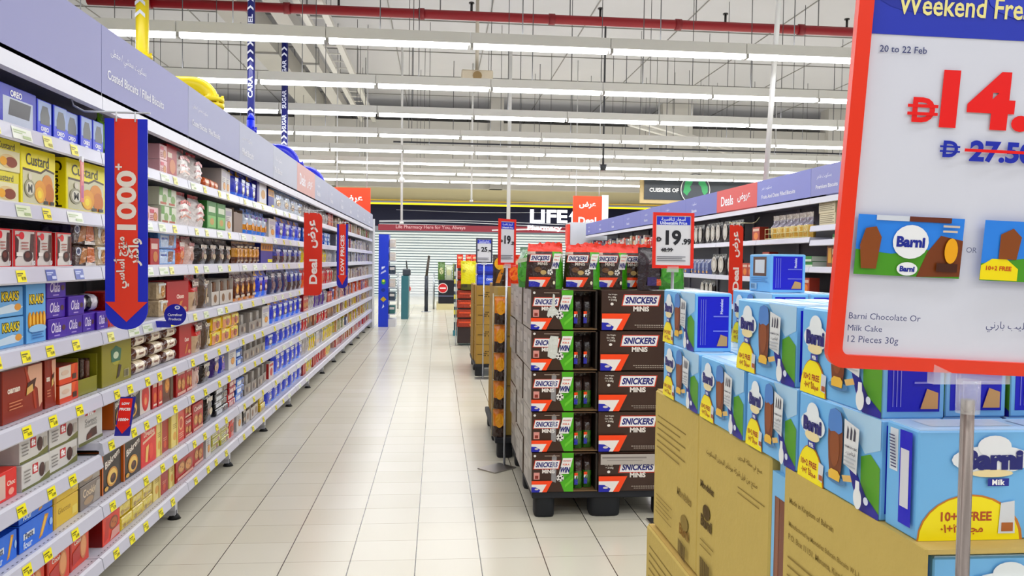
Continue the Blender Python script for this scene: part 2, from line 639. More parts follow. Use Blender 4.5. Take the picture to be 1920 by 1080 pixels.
q.pr(fr, wave(0.22, 0.07, 0.03), base=0.004)
q.pr(fr, wave(0.13, 0.08, 0.035, ph=0.5), base=0.004)
q.pr(fr, wave(0.03, 0.05, 0.03, ph=1.0), base=0.004)
q.pr(fr, wave(0.72, 0.03, 0.012, a=0.12, b=0.5, ph=2.0), base=0.004)
q.build('fascia_board', t)
q = MB()
q.box(-2.2, -0.03, 2.46, 9.5, 0.1, 2.68, '#93223c', 'panel')
q.step = 0.001
q.pr(Frame((-2.2, -0.03, 2.46), (11.7, 0, 0), (0, 0, 0.22)), [('t', 'Life Pharmacy Here for You, Always', 0.165, 0.55, 0.22, '#f0c4cc'),
     ('p', [(0.36, 0.15), (0.5, 0.5), (0.5, 0.75), (0.36, 0.4)], '#f2e8ee'), ('p', [(0.52, 0.3), (0.75, 0.1), (0.75, 0.3), (0.52, 0.6)], '#f2e8ee')], base=0.003)
q.build('red_band', t)
for s, xc, zc, wd, th in (('LIFE', 4.15, 3.08, 1.42, 0.5), ('Pharmacy', 4.0, 2.62, 1.3, 0.22)):
    q = MB()
    q.pr(Frame((xc-wd/2, -0.05, zc-th/2), (wd, 0, 0), (0, 0, th)), [('t', s, 0.5, 0.5, 1.0, '#ffffff', {'b': 0.035, 'h': 1.0})], 'sign_light', 0.0)
    q.build('lettering', t)
q = MB()
q.prism([(0, 0.1), (0.22, 0.42), (0.44, 0.1), (0.34, 0.1), (0.34, -0.16), (0.1, -0.16), (0.1, 0.1)], Frame((4.92, -0.03, 2.98), (1, 0, 0), (0, 0, 1)), 0.03, '#ffffff', 'sign_light')
q.build('arrow_logo', t)

# ------------------------------------------------------------------ hanging signs, camera, unit
def deal_board(loc, w, h, label):
    t = thing('hanging_deal_board', label, 'sign', loc, 0, 'red deal boards over the aisles')
    q = MB()
    q.box(-w/2, 0, 0, w/2, 0.04, h, '#ef5426', 'panel')
    fr = Frame((-w/2, 0, 0), (w, 0, 0), (0, 0, h))
    q.step = 0.001
    q.pr(fr, [('t', 'عرض', 0.5, 0.72, 0.58, '#fff', {'b': 0.03}), ('t', 'Deal', 0.5, 0.24, 0.62, '#fff', {'b': 0.03})], base=0.002)
    q.build('board', t)
    if loc[0] > 0:
        q = MB()
        q.box(w/2, -0.01, -0.05, w/2+0.16, 0.05, h+0.03, '#d9dadb', 'paint')
        q.build('side_strip', t)
    for s in (-1, 1):
        q = MB()
        q.cyl((s*w*0.4, 0.02, h), (s*w*0.4, 0.02, 6.3-loc[2]), 0.012, '#d5d5d5', 'paint', 6)
        q.build('hanger_rod', t)
deal_board((-1.82, 17.2, 2.0), 0.78, 0.88, 'red deal board hung past the end of the long shelving run')
deal_board((3.66, 19.5, 2.2), 0.72, 0.8, 'red deal board hung past the end of the opposite shelving')
t = thing('hanging_cuisine_sign', 'dark hanging board reading cuisines of with green globe', 'sign', (5.62, 22.0, 3.05))
q = MB()
q.box(0, 0, 0, 4.4, 0.1, 0.74, '#cdbb94', 'board')
q.build('wood_frame', t)
q = MB()
q.box(0.1, -0.02, 0.1, 4.3, 0.02, 0.64, '#40454b', 'panel')
q.step = 0.002
q.pr(Frame((0.1, -0.02, 0.1), (4.2, 0, 0), (0, 0, 0.54)), [('t', 'CUISINES OF', 0.135, 0.5, 0.2, '#fff', {'b': 0.035})], base=0.003)
q.build('sign_panel', t)
q = MB()
cx, cz = 1.56, 0.4
for r_, cc, yy in ((0.45, '#3a4046', -0.04), (0.425, '#f2f2ee', -0.045), (0.405, '#4a5058', -0.05)):
    q.cyl((cx, yy, cz), (cx, 0.0, cz), r_, cc, 'panel', 40)
q.step = 0.002
gf = Frame((cx-0.4, -0.05, cz-0.4), (0.8, 0, 0), (0, 0, 0.8))
q.pr(gf, [('p', [(0.06, 0.4), (0.12, 0.75), (0.3, 0.93), (0.42, 0.9), (0.38, 0.72), (0.3, 0.6), (0.34, 0.48), (0.24, 0.36), (0.2, 0.28)], '#4fae74'),
          ('p', [(0.62, 0.9), (0.8, 0.85), (0.94, 0.6), (0.94, 0.42), (0.82, 0.3), (0.74, 0.42), (0.7, 0.6), (0.6, 0.7)], '#4fae74'),
          ('p', [(0.36, 0.1), (0.5, 0.2), (0.64, 0.12), (0.6, 0.03), (0.42, 0.03)], '#4fae74')], base=0.003)
q.build('globe', t)
for xx in (0.5, 3.9):
    q = MB()
    q.cyl((xx, 0.05, 0.74), (xx, 0.05, 3.25), 0.015, '#cfcfcf', 'paint', 6)
    q.build('hanger_rod', t)

def pole(p0, p1, r, label, extra=None):
    t = thing('hanging_pole', label, 'pole', p0, 0, 'white hanging poles')
    d = Vector(p1)-Vector(p0)
    q = MB()
    q.cyl((0, 0, 0), d, r, '#e8e8e6', 'paint', 10)
    q.build('tube', t)
    q = MB()
    q.cyl((0, 0, -0.05), (0, 0, 0), r*1.8, '#e0e0de', 'paint', 10)
    q.build('end_fitting', t)
    if extra:
        q = MB()
        e = d*extra
        for k in range(6):
            a0, a1 = k*math.pi/6, (k+1)*math.pi/6
            q.cyl(e+Vector((0, 0, 0.07*math.cos(a0))), e+Vector((0, 0, 0.07*math.cos(a1))), max(0.07*math.sin(a0), 0.001), '#dcdcda', 'plastic', 14, max(0.07*math.sin(a1), 0.001), False)
        q.build('camera_dome', t)
pole((3.77, 9.0, 2.2), (3.98, 9.0, 6.3), 0.03, 'white slanting pole hung down beside the opposite shelf header')
pole((-0.79, 17.6, 2.2), (-0.81, 17.6, 6.3), 0.025, 'thin white pole hung over the far end of the aisle', 0.22)
pole((1.62, 18.5, 2.3), (1.62, 18.5, 6.3), 0.045, 'thicker white pole behind the small red framed price card')
pole((0.83, 20.2, 2.9), (0.83, 20.2, 6.3), 0.025, 'short white pole hung beside the yellow light line')
t = thing('projector_unit', 'beige boxy unit hung between light rows with a round lens', 'projector', (0.62, 13.5, 4.35))
q = MB(); q.box(-0.26, -0.2, 0, 0.26, 0.2, 0.17, '#d9d0bd', 'plastic', bevel=0.015); q.build('case', t)
q = MB(); q.cyl((0, -0.215, 0.07), (0, -0.19, 0.07), 0.075, '#a08a66', 'plastic', 16); q.build('lens', t)
q = MB(); q.cyl((0, 0, 0.17), (0, 0, 1.95), 0.03, '#cfc9bb', 'paint', 8); q.build('hanger_rod', t)
t = thing('security_camera', 'small dark dome camera on a bracket among the lights', 'camera', (3.35, 16.2, 3.25))
q = MB(); q.cyl((0, 0, 0.1), (0, 0, 3.05), 0.02, '#44464a', 'paint', 8); q.build('stem_rod', t)
q = MB(); q.cyl((0, 0, 0), (0, 0, 0.12), 0.05, '#3a3c40', 'plastic', 12, 0.08); q.build('dome', t)

# ------------------------------------------------------------------ mock pipes over the shelving
def flange(q, p, d, r, col):
    p, d = Vector(p), Vector(d).normalized()
    for k in (-1, 1):
        q.cyl(p+d*(k*0.022-0.016), p+d*(k*0.022+0.016), r*1.55, col, 'plastic', 18)
    a = d.orthogonal().normalized(); b_ = d.cross(a)
    for i in range(8):
        e = (a*math.cos(i*math.pi/4)+b_*math.sin(i*math.pi/4))*r*1.33
        q.cyl(p+e-d*0.055, p+e+d*0.055, 0.011, col, 'plastic', 6)
def vpipe(x, y, z0, z1, r, col, label, words, chev):
    t = thing('mock_pipe', label, 'decorative pipe', (x, y, 0), 0, 'mock factory pipes')
    q = MB(); q.cyl((0, 0, z0), (0, 0, z1), r, col, 'plastic', 18); q.build('pipe', t)
    q = MB(); flange(q, (0, 0, 3.06 if col == '#f0dc10' else 2.6), (0, 0, 1), r, col); q.build('flange', t)
    fr = Frame((-r, -r-0.003, 0), (2*r, 0, 0), (0, 0, 1.0))
    for s, zc, ln in words:
        q = MB(); q.step = 0.0
        q.pr(fr, [('t', s, 0.5, zc, ln, '#e8ebff', {'rot': 90, 'b': 0.03, 'h': 0.62})], base=0.0)
        q.build('word_print', t)
    for zc in chev:
        q = MB(); q.step = 0.0
        q.pr(fr, [('p', [(0.1, zc), (0.5, zc+r*0.75), (0.5, zc+r*1.35), (0.1, zc+r*0.6)], '#eef0ff'), ('p', [(0.5, zc+r*0.75), (0.9, zc), (0.9, zc+r*0.6), (0.5, zc+r*1.35)], '#eef0ff')], base=0.0)
        q.build('chevron_print', t)
vpipe(-2.543, 7.2, 0.0, 6.3, 0.053, '#f0dc10', 'bright yellow mock pipe rising behind the near shelf header', [], [3.4+0.1*k for k in range(4)])
vpipe(-2.04, 9.0, 0.0, 6.3, 0.04, '#1c2270', 'navy mock pipe with white arrows and vertical caramel lettering', [('CARA', 3.22, 0.23), ('MEL', 3.92, 0.16)], [3.4+0.085*k for k in range(4)]+[4.04+0.09*k for k in range(5)]+[2.95])
vpipe(-2.13, 11.4, 0.0, 4.48, 0.045, '#1c2270', 'shorter navy mock pipe with vertical sugar lettering and capped top', [('SUGAR', 3.95, 0.3), ('SUGAR', 3.56, 0.25), ('SUGAR', 3.25, 0.2)], [2.93+0.08*k for k in range(3)]+[4.14, 4.22])
t = bpy.data.objects['mock_pipe.002']
q = MB(); q.cyl((0, 0, 4.42), (0, 0, 4.5), 0.06, '#1c2270', 'plastic', 18, 0.1); q.cyl((0, 0, 4.5), (0, 0, 4.54), 0.1, '#1c2270', 'plastic', 18); q.build('cap', t)
def elbow(x0, x1, y, ztop, zbot, r, col, label):
    t = thing('mock_pipe_elbow', label, 'decorative pipe', (0, y, 0), 0, 'mock factory pipe elbows')
    R_ = min(x1-x0, ztop-zbot)*0.75
    pts = [(x0, 0, ztop)]
    for i in range(9):
        a = math.pi/2*i/8
        pts.append((x1-R_+R_*math.sin(a), 0, ztop-R_+R_*math.cos(a)))
    pts.append((x1, 0, zbot))
    q = MB(); q.tube(pts, r, col, 'plastic', 16); q.build('pipe', t)
    q = MB(); flange(q, (x1, 0, zbot+0.06), (0, 0, 1), r, col); q.build('flange', t)
    q = MB(); q.cyl((x1, 0, 2.0), (x1, 0, zbot+0.02), r, col, 'plastic', 16); q.build('lower_pipe', t)
    q = MB(); q.cyl((x0+0.02, 0, 0.0), (x0+0.02, 0, ztop), r*0.8, col, 'plastic', 12); q.build('inlet_pipe', t)
elbow(-2.2, -1.69, 6.2, 2.655, 2.46, 0.057, '#f0dc10', 'bright yellow mock pipe elbow curving down behind the shelf header')
elbow(-2.35, -1.76, 10.0, 2.68, 2.44, 0.078, '#1a28b8', 'nearer blue mock pipe elbow curving down behind the shelf header')
elbow(-2.4, -1.78, 12.3, 2.67, 2.38, 0.09, '#1a28b8', 'farther blue mock pipe elbow curving down behind the shelf header')
t = thing('mock_pipe_elbow', 'small bright blue arched mock pipe below the caramel pipe', 'decorative pipe', (-1.76, 7.75, 0), 0, 'mock factory pipe elbows')
q = MB(); q.cyl((0, 0, 2.0), (0, 0, 2.66), 0.036, '#1d3cf0', 'plastic', 14); q.cyl((0, 0, 2.66), (0, 0.03, 2.72), 0.036, '#1d3cf0', 'plastic', 14, 0.02); q.build('pipe', t)
q = MB(); flange(q, (0, 0, 2.54), (0, 0, 1), 0.036, '#1a28b8'); q.build('flange', t)

# ------------------------------------------------------------------ packaged goods
def fronts(w, d, h):
    return (Frame((-w/2, 0, 0), (w, 0, 0), (0, 0, h)), Frame((-w/2, d, 0), (0, -d, 0), (0, 0, h)),
            Frame((w/2, 0, 0), (0, d, 0), (0, 0, h)), Frame((-w/2, 0, h), (w, 0, 0), (0, d, 0)))
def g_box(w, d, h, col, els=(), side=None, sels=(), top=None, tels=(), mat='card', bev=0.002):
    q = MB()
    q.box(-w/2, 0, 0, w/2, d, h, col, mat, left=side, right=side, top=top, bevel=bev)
    f, l, r, t = fronts(w, d, h)
    q.pr(f, els, mat)
    if sels:
        q.pr(l, sels, mat); q.pr(r, sels, mat)
    if tels:
        q.pr(t, tels, mat)
    return q
def g_pouch(w, d, h, col, els=(), bands=(), lean=0.0, mat='film', nu=8, nv=10, crimp=0.1, taper=0.0):
    q = MB()
    rng = random.Random(int(w*1000)+int(h*3000))
    jit = [[rng.uniform(-1, 1) for _ in range(nv+1)] for _ in range(nu+1)]
    def t(u, v):
        a = min(1.0, math.sin(math.pi*u)*1.7)**0.6 if 0 < u < 1 else 0
        if v < 0.25: b = 0.75+v
        elif v > 1-crimp: b = 0.0
        else: b = min(1.0, (1-crimp-v)*4.5)**0.7
        return d/2*a*b
    def pos(i, j, sgn):
        u, v = i/nu, j/nv
        x = (u-0.5)*w*(1-0.05*math.sin(math.pi*v)-taper*v**3)
        k = 1 if 0 < i < nu and 0 < j < nv else 0
        return (x, d/2 - sgn*(t(u, v)+0.003*k*jit[i][j]+0.0006) + lean*v*h + taper*0.05*max(0, v-0.7)*math.sin(9*u+1), v*h*(1+(0.012+0.12*taper)*jit[i][0]*max(0, v-0.8)*5))
    for sgn in (1, -1):
        k = len(q.v)
        for i in range(nu+1):
            for j in range(nv+1):
                q.v.append(pos(i, j, sgn))
        for i in range(nu):
            for j in range(nv):
                uc, vc = (i+0.5)/nu, (j+0.5)/nv
                cc = col
                for (a, b, c, e, cb) in bands:
                    if a <= uc <= c and b <= vc <= e:
                        cc = cb
                ids = [k+i*(nv+1)+j, k+(i+1)*(nv+1)+j, k+(i+1)*(nv+1)+j+1, k+i*(nv+1)+j+1]
                q.add(ids if sgn == 1 else ids[::-1], cc, mat, True)
    fr = Frame((-w/2, -0.001, 0), (w, lean*0, 0), (0, lean*h, h))
    q.pr(fr, els, mat, base=0.0008)
    return q
def g_flow(w, d, h, col, label='#f2efe6', els=(), mat='film', n=14, nr=12):
    q = MB()
    prof = []
    for i in range(n+1):
        u = i/n
        e = min(u, 1-u)
        prof.append((u, 0.18 if e < 0.06 else min(1.0, 0.45+(e-0.06)*6)))
    k = len(q.v)
    for u, s in prof:
        for j in range(nr):
            a = 2*math.pi*j/nr
            ca, sa = math.cos(a), math.sin(a)
            yy = math.copysign(abs(ca)**0.7, ca)*(d/2)*(0.75+0.25*s)
            zz = math.copysign(abs(sa)**0.7, sa)*(h/2)*s
            q.v.append(((u-0.5)*w, d/2+yy, h/2+zz))
    for i in range(n):
        for j in range(nr):
            j2 = (j+1) % nr
            u = (i+0.5)/n
            q.add((k+i*nr+j, k+i*nr+j2, k+(i+1)*nr+j2, k+(i+1)*nr+j), label if 0.22 < u < 0.72 else col, mat, True)
    q.add([k+j for j in range(nr)], col, mat); q.add([k+n*nr+j for j in range(nr)][::-1], col, mat)
    q.pr(Frame((-w/2, -0.0005, 0), (w, 0, 0), (0, 0, h)), els, mat, base=0.0008)
    return q
def g_tray(w, d, h, col, pack, npk=4, lip=0.4, els=(), side=None, alt=None, ph=0.92):
    q = MB()
    e = 0.003
    q.box(-w/2, 0, 0, w/2, d, e, col)
    q.box(-w/2, d-e, 0, w/2, d, h, col)
    q.box(-w/2, 0, 0, -w/2+e, d, h, side or col)
    q.box(w/2-e, 0, 0, w/2, d, h, side or col)
    q.box(-w/2, 0, 0, w/2, e, h*lip, col)
    s = (w-2*e)/npk
    for i in range(npk):
        x0 = -w/2+e+i*s
        hh = h*ph*(0.94+0.06*((i*7) % 3)/2)
        q.box(x0+s*0.08, 0.012+0.006*((i*5) % 3), e, x0+s*0.92, d-0.012, hh, pack if (i % 2 == 0 or not alt) else alt, 'film', bevel=0.004)
    q.pr(Frame((-w/2, 0, 0), (w, 0, 0), (0, 0, h*lip)), els)
    return q

def cookie(u, v, ru, rv, a='#c98a3c', b_='#e0b060'):
    return [('e', u, v, ru, rv, a), ('e', u, v, ru*0.72, rv*0.72, b_), ('e', u-ru*0.25, v+rv*0.2, ru*0.14, rv*0.14, a), ('e', u+ru*0.3, v-rv*0.15, ru*0.14, rv*0.14, a)]
def bars(u, v, ru, rv, col, n=3):
    return [('p', [(u-ru+i*2*ru/n, v-rv), (u-ru+(i+0.7)*2*ru/n, v-rv), (u-ru+(i+0.9)*2*ru/n, v+rv), (u-ru+(i+0.2)*2*ru/n, v+rv)], col) for i in range(n)]
def lines(u0, u1, v0, n, dv, col):
    return [('r', u0, v0-i*dv, u1-(0.12*(u1-u0) if i % 2 else 0), v0-i*dv+dv*0.4, col) for i in range(n)]
T = lambda s, u, v, w, c, **k: ('t', s, u, v, w, c, k)

PROD = {}
def P(key, name, cat, desc, geom, *a, **k):
    PROD[key] = (name, cat, desc, geom, a, k)

# top shelves
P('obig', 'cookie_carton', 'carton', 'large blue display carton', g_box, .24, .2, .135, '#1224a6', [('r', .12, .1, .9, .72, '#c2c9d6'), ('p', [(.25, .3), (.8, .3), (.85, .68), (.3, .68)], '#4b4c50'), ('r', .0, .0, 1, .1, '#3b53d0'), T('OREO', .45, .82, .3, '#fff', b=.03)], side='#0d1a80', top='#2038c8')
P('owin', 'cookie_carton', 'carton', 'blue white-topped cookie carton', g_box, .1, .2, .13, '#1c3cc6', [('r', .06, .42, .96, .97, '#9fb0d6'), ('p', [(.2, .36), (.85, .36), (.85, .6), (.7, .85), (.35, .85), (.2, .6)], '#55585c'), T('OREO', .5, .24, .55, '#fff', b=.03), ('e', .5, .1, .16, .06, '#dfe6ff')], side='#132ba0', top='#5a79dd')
P('greenp', 'snack_pack', 'packet', 'lime green snack pack', g_pouch, .07, .05, .15, '#7cab17', [('e', .5, .5, .3, .2, '#98c52c'), ('r', .1, .05, .9, .2, '#efe7dc')])
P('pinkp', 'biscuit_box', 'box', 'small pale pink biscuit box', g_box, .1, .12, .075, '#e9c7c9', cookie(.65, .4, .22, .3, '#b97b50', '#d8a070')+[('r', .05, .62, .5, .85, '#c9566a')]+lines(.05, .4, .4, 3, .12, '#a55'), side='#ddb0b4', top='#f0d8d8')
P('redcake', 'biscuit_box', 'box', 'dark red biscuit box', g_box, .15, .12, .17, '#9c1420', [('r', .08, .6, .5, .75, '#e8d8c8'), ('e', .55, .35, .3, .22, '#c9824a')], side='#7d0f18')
P('wavy', 'snack_pouch', 'pouch', 'white red-waved glossy pouch', g_pouch, .22, .09, .19, '#efe9e6', [('p', [(.15, .6), (.5, .68), (.85, .6), (.85, .7), (.5, .78), (.15, .7)], '#c22d36'), ('p', [(.15, .4), (.5, .46), (.85, .4), (.85, .46), (.5, .52), (.15, .46)], '#b8434a'), ('p', [(.15, .2), (.5, .3), (.85, .24), (.85, .3), (.5, .36), (.15, .28)], '#d9a08a')], bands=[(0, .88, 1, 1, '#c4303a')])
P('orangep', 'snack_pack', 'packet', 'small orange cracker pack', g_flow, .12, .08, .07, '#c4622a', '#e0a070')
P('whitepk', 'biscuit_box', 'box', 'white biscuit box', g_box, .11, .13, .16, '#dcd9d6', [('r', .1, .68, .9, .88, '#b9b4c0'), *cookie(.55, .32, .25, .16), *lines(.1, .6, .6, 3, .07, '#98939a')], side='#c6c2c0')
P('bluebag', 'cookie_pouch', 'pouch', 'blue glossy cookie pouch', g_pouch, .14, .07, .185, '#1a36b8', [('r', .2, .62, .8, .74, '#dfe8ff'), ('e', .5, .36, .24, .16, '#2a2430'), ('e', .5, .36, .16, .09, '#efe9dd')], bands=[(0, .0, 1, .15, '#3f7ae0'), (0, .85, .3, 1, '#e8b830')])
P('whiteyel', 'biscuit_box', 'box', 'white purple yellow biscuit box', g_box, .18, .12, .18, '#e6e4ea', [('r', 0, 0, 1, .12, '#d8cf1a'), ('r', 0, .12, .22, .95, '#43358f'), ('e', .62, .5, .22, .2, '#c99b4a')], side='#43358f')
P('blueyel', 'biscuit_box', 'box', 'blue yellow wafer box', g_box, .18, .12, .16, '#1d2f8a', [('r', 0, .62, 1, .98, '#d8a41e'), *bars(.5, .78, .4, .1, '#8a5a1e', 4), ('r', .55, .05, .95, .2, '#e8e020')], side='#162472')
P('whitebag', 'cookie_pouch', 'pouch', 'white pale-blue cookie pouch', g_pouch, .14, .07, .18, '#d5dbe2', [('r', .2, .6, .8, .72, '#5b86c8'), ('e', .5, .36, .25, .15, '#b99a6a')], bands=[(0, .88, 1, 1, '#8fb0dc')])
# second shelf
P('custpale', 'cake_box', 'box', 'pale cream custard cake box', g_box, .14, .16, .105, '#ece7c4', [('r', 0, .66, 1, 1, '#e6de5a'), T('Custard', .42, .8, .7, '#6d6a50', b=.02), ('e', .5, .32, .36, .22, '#e2cfa0'), ('e', .62, .3, .24, .17, '#8a4a26'), ('e', .3, .3, .14, .14, '#e8b430')], side='#e3dc8a', top='#f0ecd0')
P('custard', 'cake_box', 'box', 'bright yellow custard cake box', g_box, .23, .07, .205, '#ffee08', [('p', [(.04, .05), (.96, .05), (.96, .62), (.7, .66), (.55, .58), (.04, .6)], '#d8d6b8'), ('p', [(.04, .6), (.55, .58), (.7, .66), (.96, .62), (.96, .655), (.7, .7), (.55, .62), (.04, .64)], '#4a3612'),
   T('Custard', .46, .8, .66, '#2a2410', b=.01, h=.2), ('e', .74, .42, .16, .17, '#d8961a'), ('e', .8, .25, .14, .19, '#c77f14'), ('e', .52, .27, .17, .2, '#e2a522'), ('e', .5, .22, .12, .13, '#f0c62e'), ('e', .5, .22, .06, .07, '#ffe23a'), ('e', .22, .3, .15, .15, '#a8a58c'), ('e', .22, .3, .11, .11, '#e4e2d2'), T('M', .22, .3, .12, '#4a4a44', b=.03), ('e', .22, .5, .05, .06, '#e0d9c8'), ('r', .62, .06, .74, .12, '#2a2a26'), ('r', .8, .06, .92, .12, '#2a2a26')],
   side='#fcea06', sels=[T('Custard', .5, .5, .86, '#241f0c', rot=-90, b=.02)], top='#f6e430')
P('greenwhite', 'biscuit_box', 'box', 'white green date biscuit box', g_box, .12, .12, .09, '#dfe2d2', [('r', 0, .55, .4, 1, '#6fa050'), ('e', .6, .4, .26, .24, '#8fb070'), ('r', .1, .08, .8, .2, '#b5664a')], side='#c8ccb8')
P('greenbox', 'biscuit_box', 'box', 'tall green biscuit box', g_box, .18, .1, .175, '#3c8a34', [('r', .1, .1, .9, .5, '#8fc47a'), ('r', .15, .62, .85, .82, '#dfe8d2'), ('e', .5, .3, .22, .12, '#c7a868')], side='#2c6a28')
P('tanbag', 'snack_carton', 'carton', 'brown textured display carton', g_tray, .24, .14, .17, '#8d7e72', '#a08878', 4, .85, alt='#b39a88')
P('yelblue', 'wafer_pack', 'packet', 'yellow blue wafer pack', g_pouch, .14, .07, .18, '#cfd8e6', [('e', .5, .34, .26, .14, '#d9951c'), ('e', .5, .34, .16, .08, '#f0b830'), ('r', .2, .66, .8, .78, '#3a62b8')], bands=[(0, 0, 1, .16, '#3f86d8'), (0, .24, 1, .42, '#d99a20'), (0, .84, 1, 1, '#6a93d0')])
# third shelf
P('betty', 'brownie_box', 'box', 'red and white brownie box', g_box, .12, .1, .125, '#e3ded8', [('r', 0, 0, .1, 1, '#c41a22'), ('r', 0, .96, 1, 1, '#c41a22'), ('p', [(.1, .2), (.22, .3), (.26, .72), (.1, .84)], '#4a2a20'), ('p', [(.74, .4), (.8, .9), (.94, .9), (.9, .4)], '#553a32'), ('r', .92, .1, 1, .9, '#7a3f34'), ('e', .38, .84, .11, .1, '#d01f30'), ('r', .12, .82, .32, .87, '#d01f30'), ('e', .66, .3, .2, .15, '#3e2018'), ('e', .62, .33, .12, .08, '#6b3a26'), ('r', .12, .3, .4, .4, '#f4f0ea'), *lines(.34, .66, .64, 3, .08, '#b07a72'), T('10', .88, .12, .14, '#fff', b=.04), ('r', 0, 0, 1, .04, '#c41a22')], side='#b81820', top='#cf2a30')
P('brcookie', 'cookie_pack', 'packet', 'brown wrapped cookie pack', g_box, .17, .12, .09, '#4a3226', [('p', [(.2, .1), (.5, .2), (.62, .85), (.38, .9)], '#b9803e'), ('p', [(.55, .1), (.95, .25), (.9, .9), (.6, .95)], '#c8742a'), ('e', .18, .72, .12, .2, '#d8dde4'), ('e', .18, .72, .08, .13, '#3a4a70'), ('p', [(.5, .02), (.98, .02), (.98, .14), (.5, .2)], '#e8e2da')], side='#2a2450', mat='film', top='#6a4a38', bev=.008)
P('tancookie', 'cookie_pack', 'packet', 'tan oat cookie pack', g_box, .11, .12, .085, '#cbb89a', [*cookie(.62, .45, .25, .34, '#a87a42', '#c99a5a'), ('e', .2, .6, .12, .25, '#e8e8e6'), ('r', .02, .82, .98, .95, '#dfe2e0')], side='#b9a687', mat='film', bev=.008)
P('bluecookie', 'cookie_pack', 'packet', 'sky blue cookie pack', g_box, .12, .12, .085, '#5f97dc', [('p', [(.1, .1), (.9, .3), (.95, .9), (.2, .7)], '#9fc4ee'), ('e', .6, .5, .2, .25, '#e6ecf4'), ('r', .08, .2, .4, .36, '#2a56a8')], side='#3a6ab8', mat='film', bev=.008)
P('redp', 'biscuit_box', 'box', 'plain red biscuit box', g_box, .12, .1, .13, '#a81c22', [('r', .1, .6, .8, .8, '#e8d0c8'), ('e', .55, .32, .26, .2, '#c98a52')], side='#8a141a')
P('ltblue', 'cookie_pack', 'packet', 'light blue cookie pack', g_box, .22, .12, .085, '#8db4e2', [('r', .05, .1, .5, .8, '#c9dcf2'), ('p', [(.5, .2), (.8, .2), (.86, .85), (.55, .85)], '#8a5a3c'), ('r', .1, .55, .45, .68, '#3a62a8')], side='#6a94cc', mat='film', bev=.006)
P('orangered', 'cookie_pouch', 'pouch', 'red orange cookie pouch', g_pouch, .15, .07, .18, '#c8321e', [('r', .2, .62, .8, .76, '#eee2da'), ('e', .5, .34, .25, .14, '#d8882c')], bands=[(0, 0, 1, .4, '#d06a22'), (0, .86, 1, 1, '#d8cfc8')])
P('pinkwhite', 'cookie_pouch', 'pouch', 'pinkish white cookie pouch', g_pouch, .16, .07, .18, '#d8bdb4', [('p', [(.3, .15), (.5, .6), (.66, .15)], '#b07860'), ('r', .2, .66, .8, .78, '#9c4444')], bands=[(0, .86, 1, 1, '#b06a6a')])
P('darkp', 'chocolate_pouch', 'pouch', 'dark chocolate pouch', g_pouch, .18, .08, .185, '#251c1c', [('r', .2, .6, .8, .74, '#cfc5b8'), ('p', [(.3, .2), (.5, .3), (.46, .5), (.28, .42)], '#7a4a2a'), ('e', .62, .3, .16, .11, '#c9b89a')], bands=[(0, .85, 1, 1, '#4a3a34')])
P('gold', 'chocolate_pouch', 'pouch', 'brown gold biscuit pouch', g_pouch, .13, .07, .19, '#5a2e16', [('e', .5, .5, .3, .2, '#d8a02a'), ('r', .2, .72, .8, .8, '#d9c9a8'), T('CHOCO', .5, .14, .6, '#f0e0c0', b=.03)], bands=[(0, .3, 1, .68, '#cf9a2c'), (0, .88, 1, 1, '#caa46a')])
P('bluebrown', 'cookie_pouch', 'pouch', 'navy and brown cookie pouch', g_pouch, .14, .07, .185, '#1c2a8c', [('r', .2, .64, .8, .76, '#dfe4f4'), ('e', .5, .3, .24, .14, '#3a2420')], bands=[(0, 0, 1, .4, '#4a3038'), (0, .85, 1, 1, '#6d88d0')])
# fourth shelf
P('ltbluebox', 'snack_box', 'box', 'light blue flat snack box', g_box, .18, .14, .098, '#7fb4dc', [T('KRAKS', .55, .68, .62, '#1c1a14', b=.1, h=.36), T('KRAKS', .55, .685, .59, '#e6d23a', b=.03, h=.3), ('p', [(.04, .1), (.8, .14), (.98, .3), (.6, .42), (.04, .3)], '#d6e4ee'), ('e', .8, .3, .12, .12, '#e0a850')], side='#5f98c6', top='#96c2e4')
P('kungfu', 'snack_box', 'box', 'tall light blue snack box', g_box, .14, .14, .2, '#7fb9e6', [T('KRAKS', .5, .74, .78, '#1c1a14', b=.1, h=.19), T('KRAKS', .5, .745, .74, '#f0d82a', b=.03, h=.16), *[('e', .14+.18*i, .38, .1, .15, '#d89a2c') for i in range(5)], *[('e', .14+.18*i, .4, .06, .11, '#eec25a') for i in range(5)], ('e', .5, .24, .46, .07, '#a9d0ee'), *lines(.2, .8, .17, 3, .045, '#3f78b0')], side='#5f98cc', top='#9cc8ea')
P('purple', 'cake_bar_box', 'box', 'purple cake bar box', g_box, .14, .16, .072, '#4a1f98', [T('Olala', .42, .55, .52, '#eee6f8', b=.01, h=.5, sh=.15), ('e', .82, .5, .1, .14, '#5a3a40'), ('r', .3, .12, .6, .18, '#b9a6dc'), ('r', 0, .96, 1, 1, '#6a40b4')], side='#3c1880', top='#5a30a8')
P('chocpack', 'chocolate_pack', 'packet', 'black shiny chocolate pack', g_flow, .11, .09, .07, '#1a1420', '#d8d4dc')
P('redchip', 'chip_pack', 'packet', 'red orange snack pack', g_box, .13, .1, .075, '#b8261c', [T('CROCO', .5, .7, .7, '#f2e0c0', b=.04), ('e', .4, .3, .24, .18, '#d8782c'), ('e', .7, .35, .16, .16, '#e0a04a')], side='#8f1c16', mat='film', bev=.006)
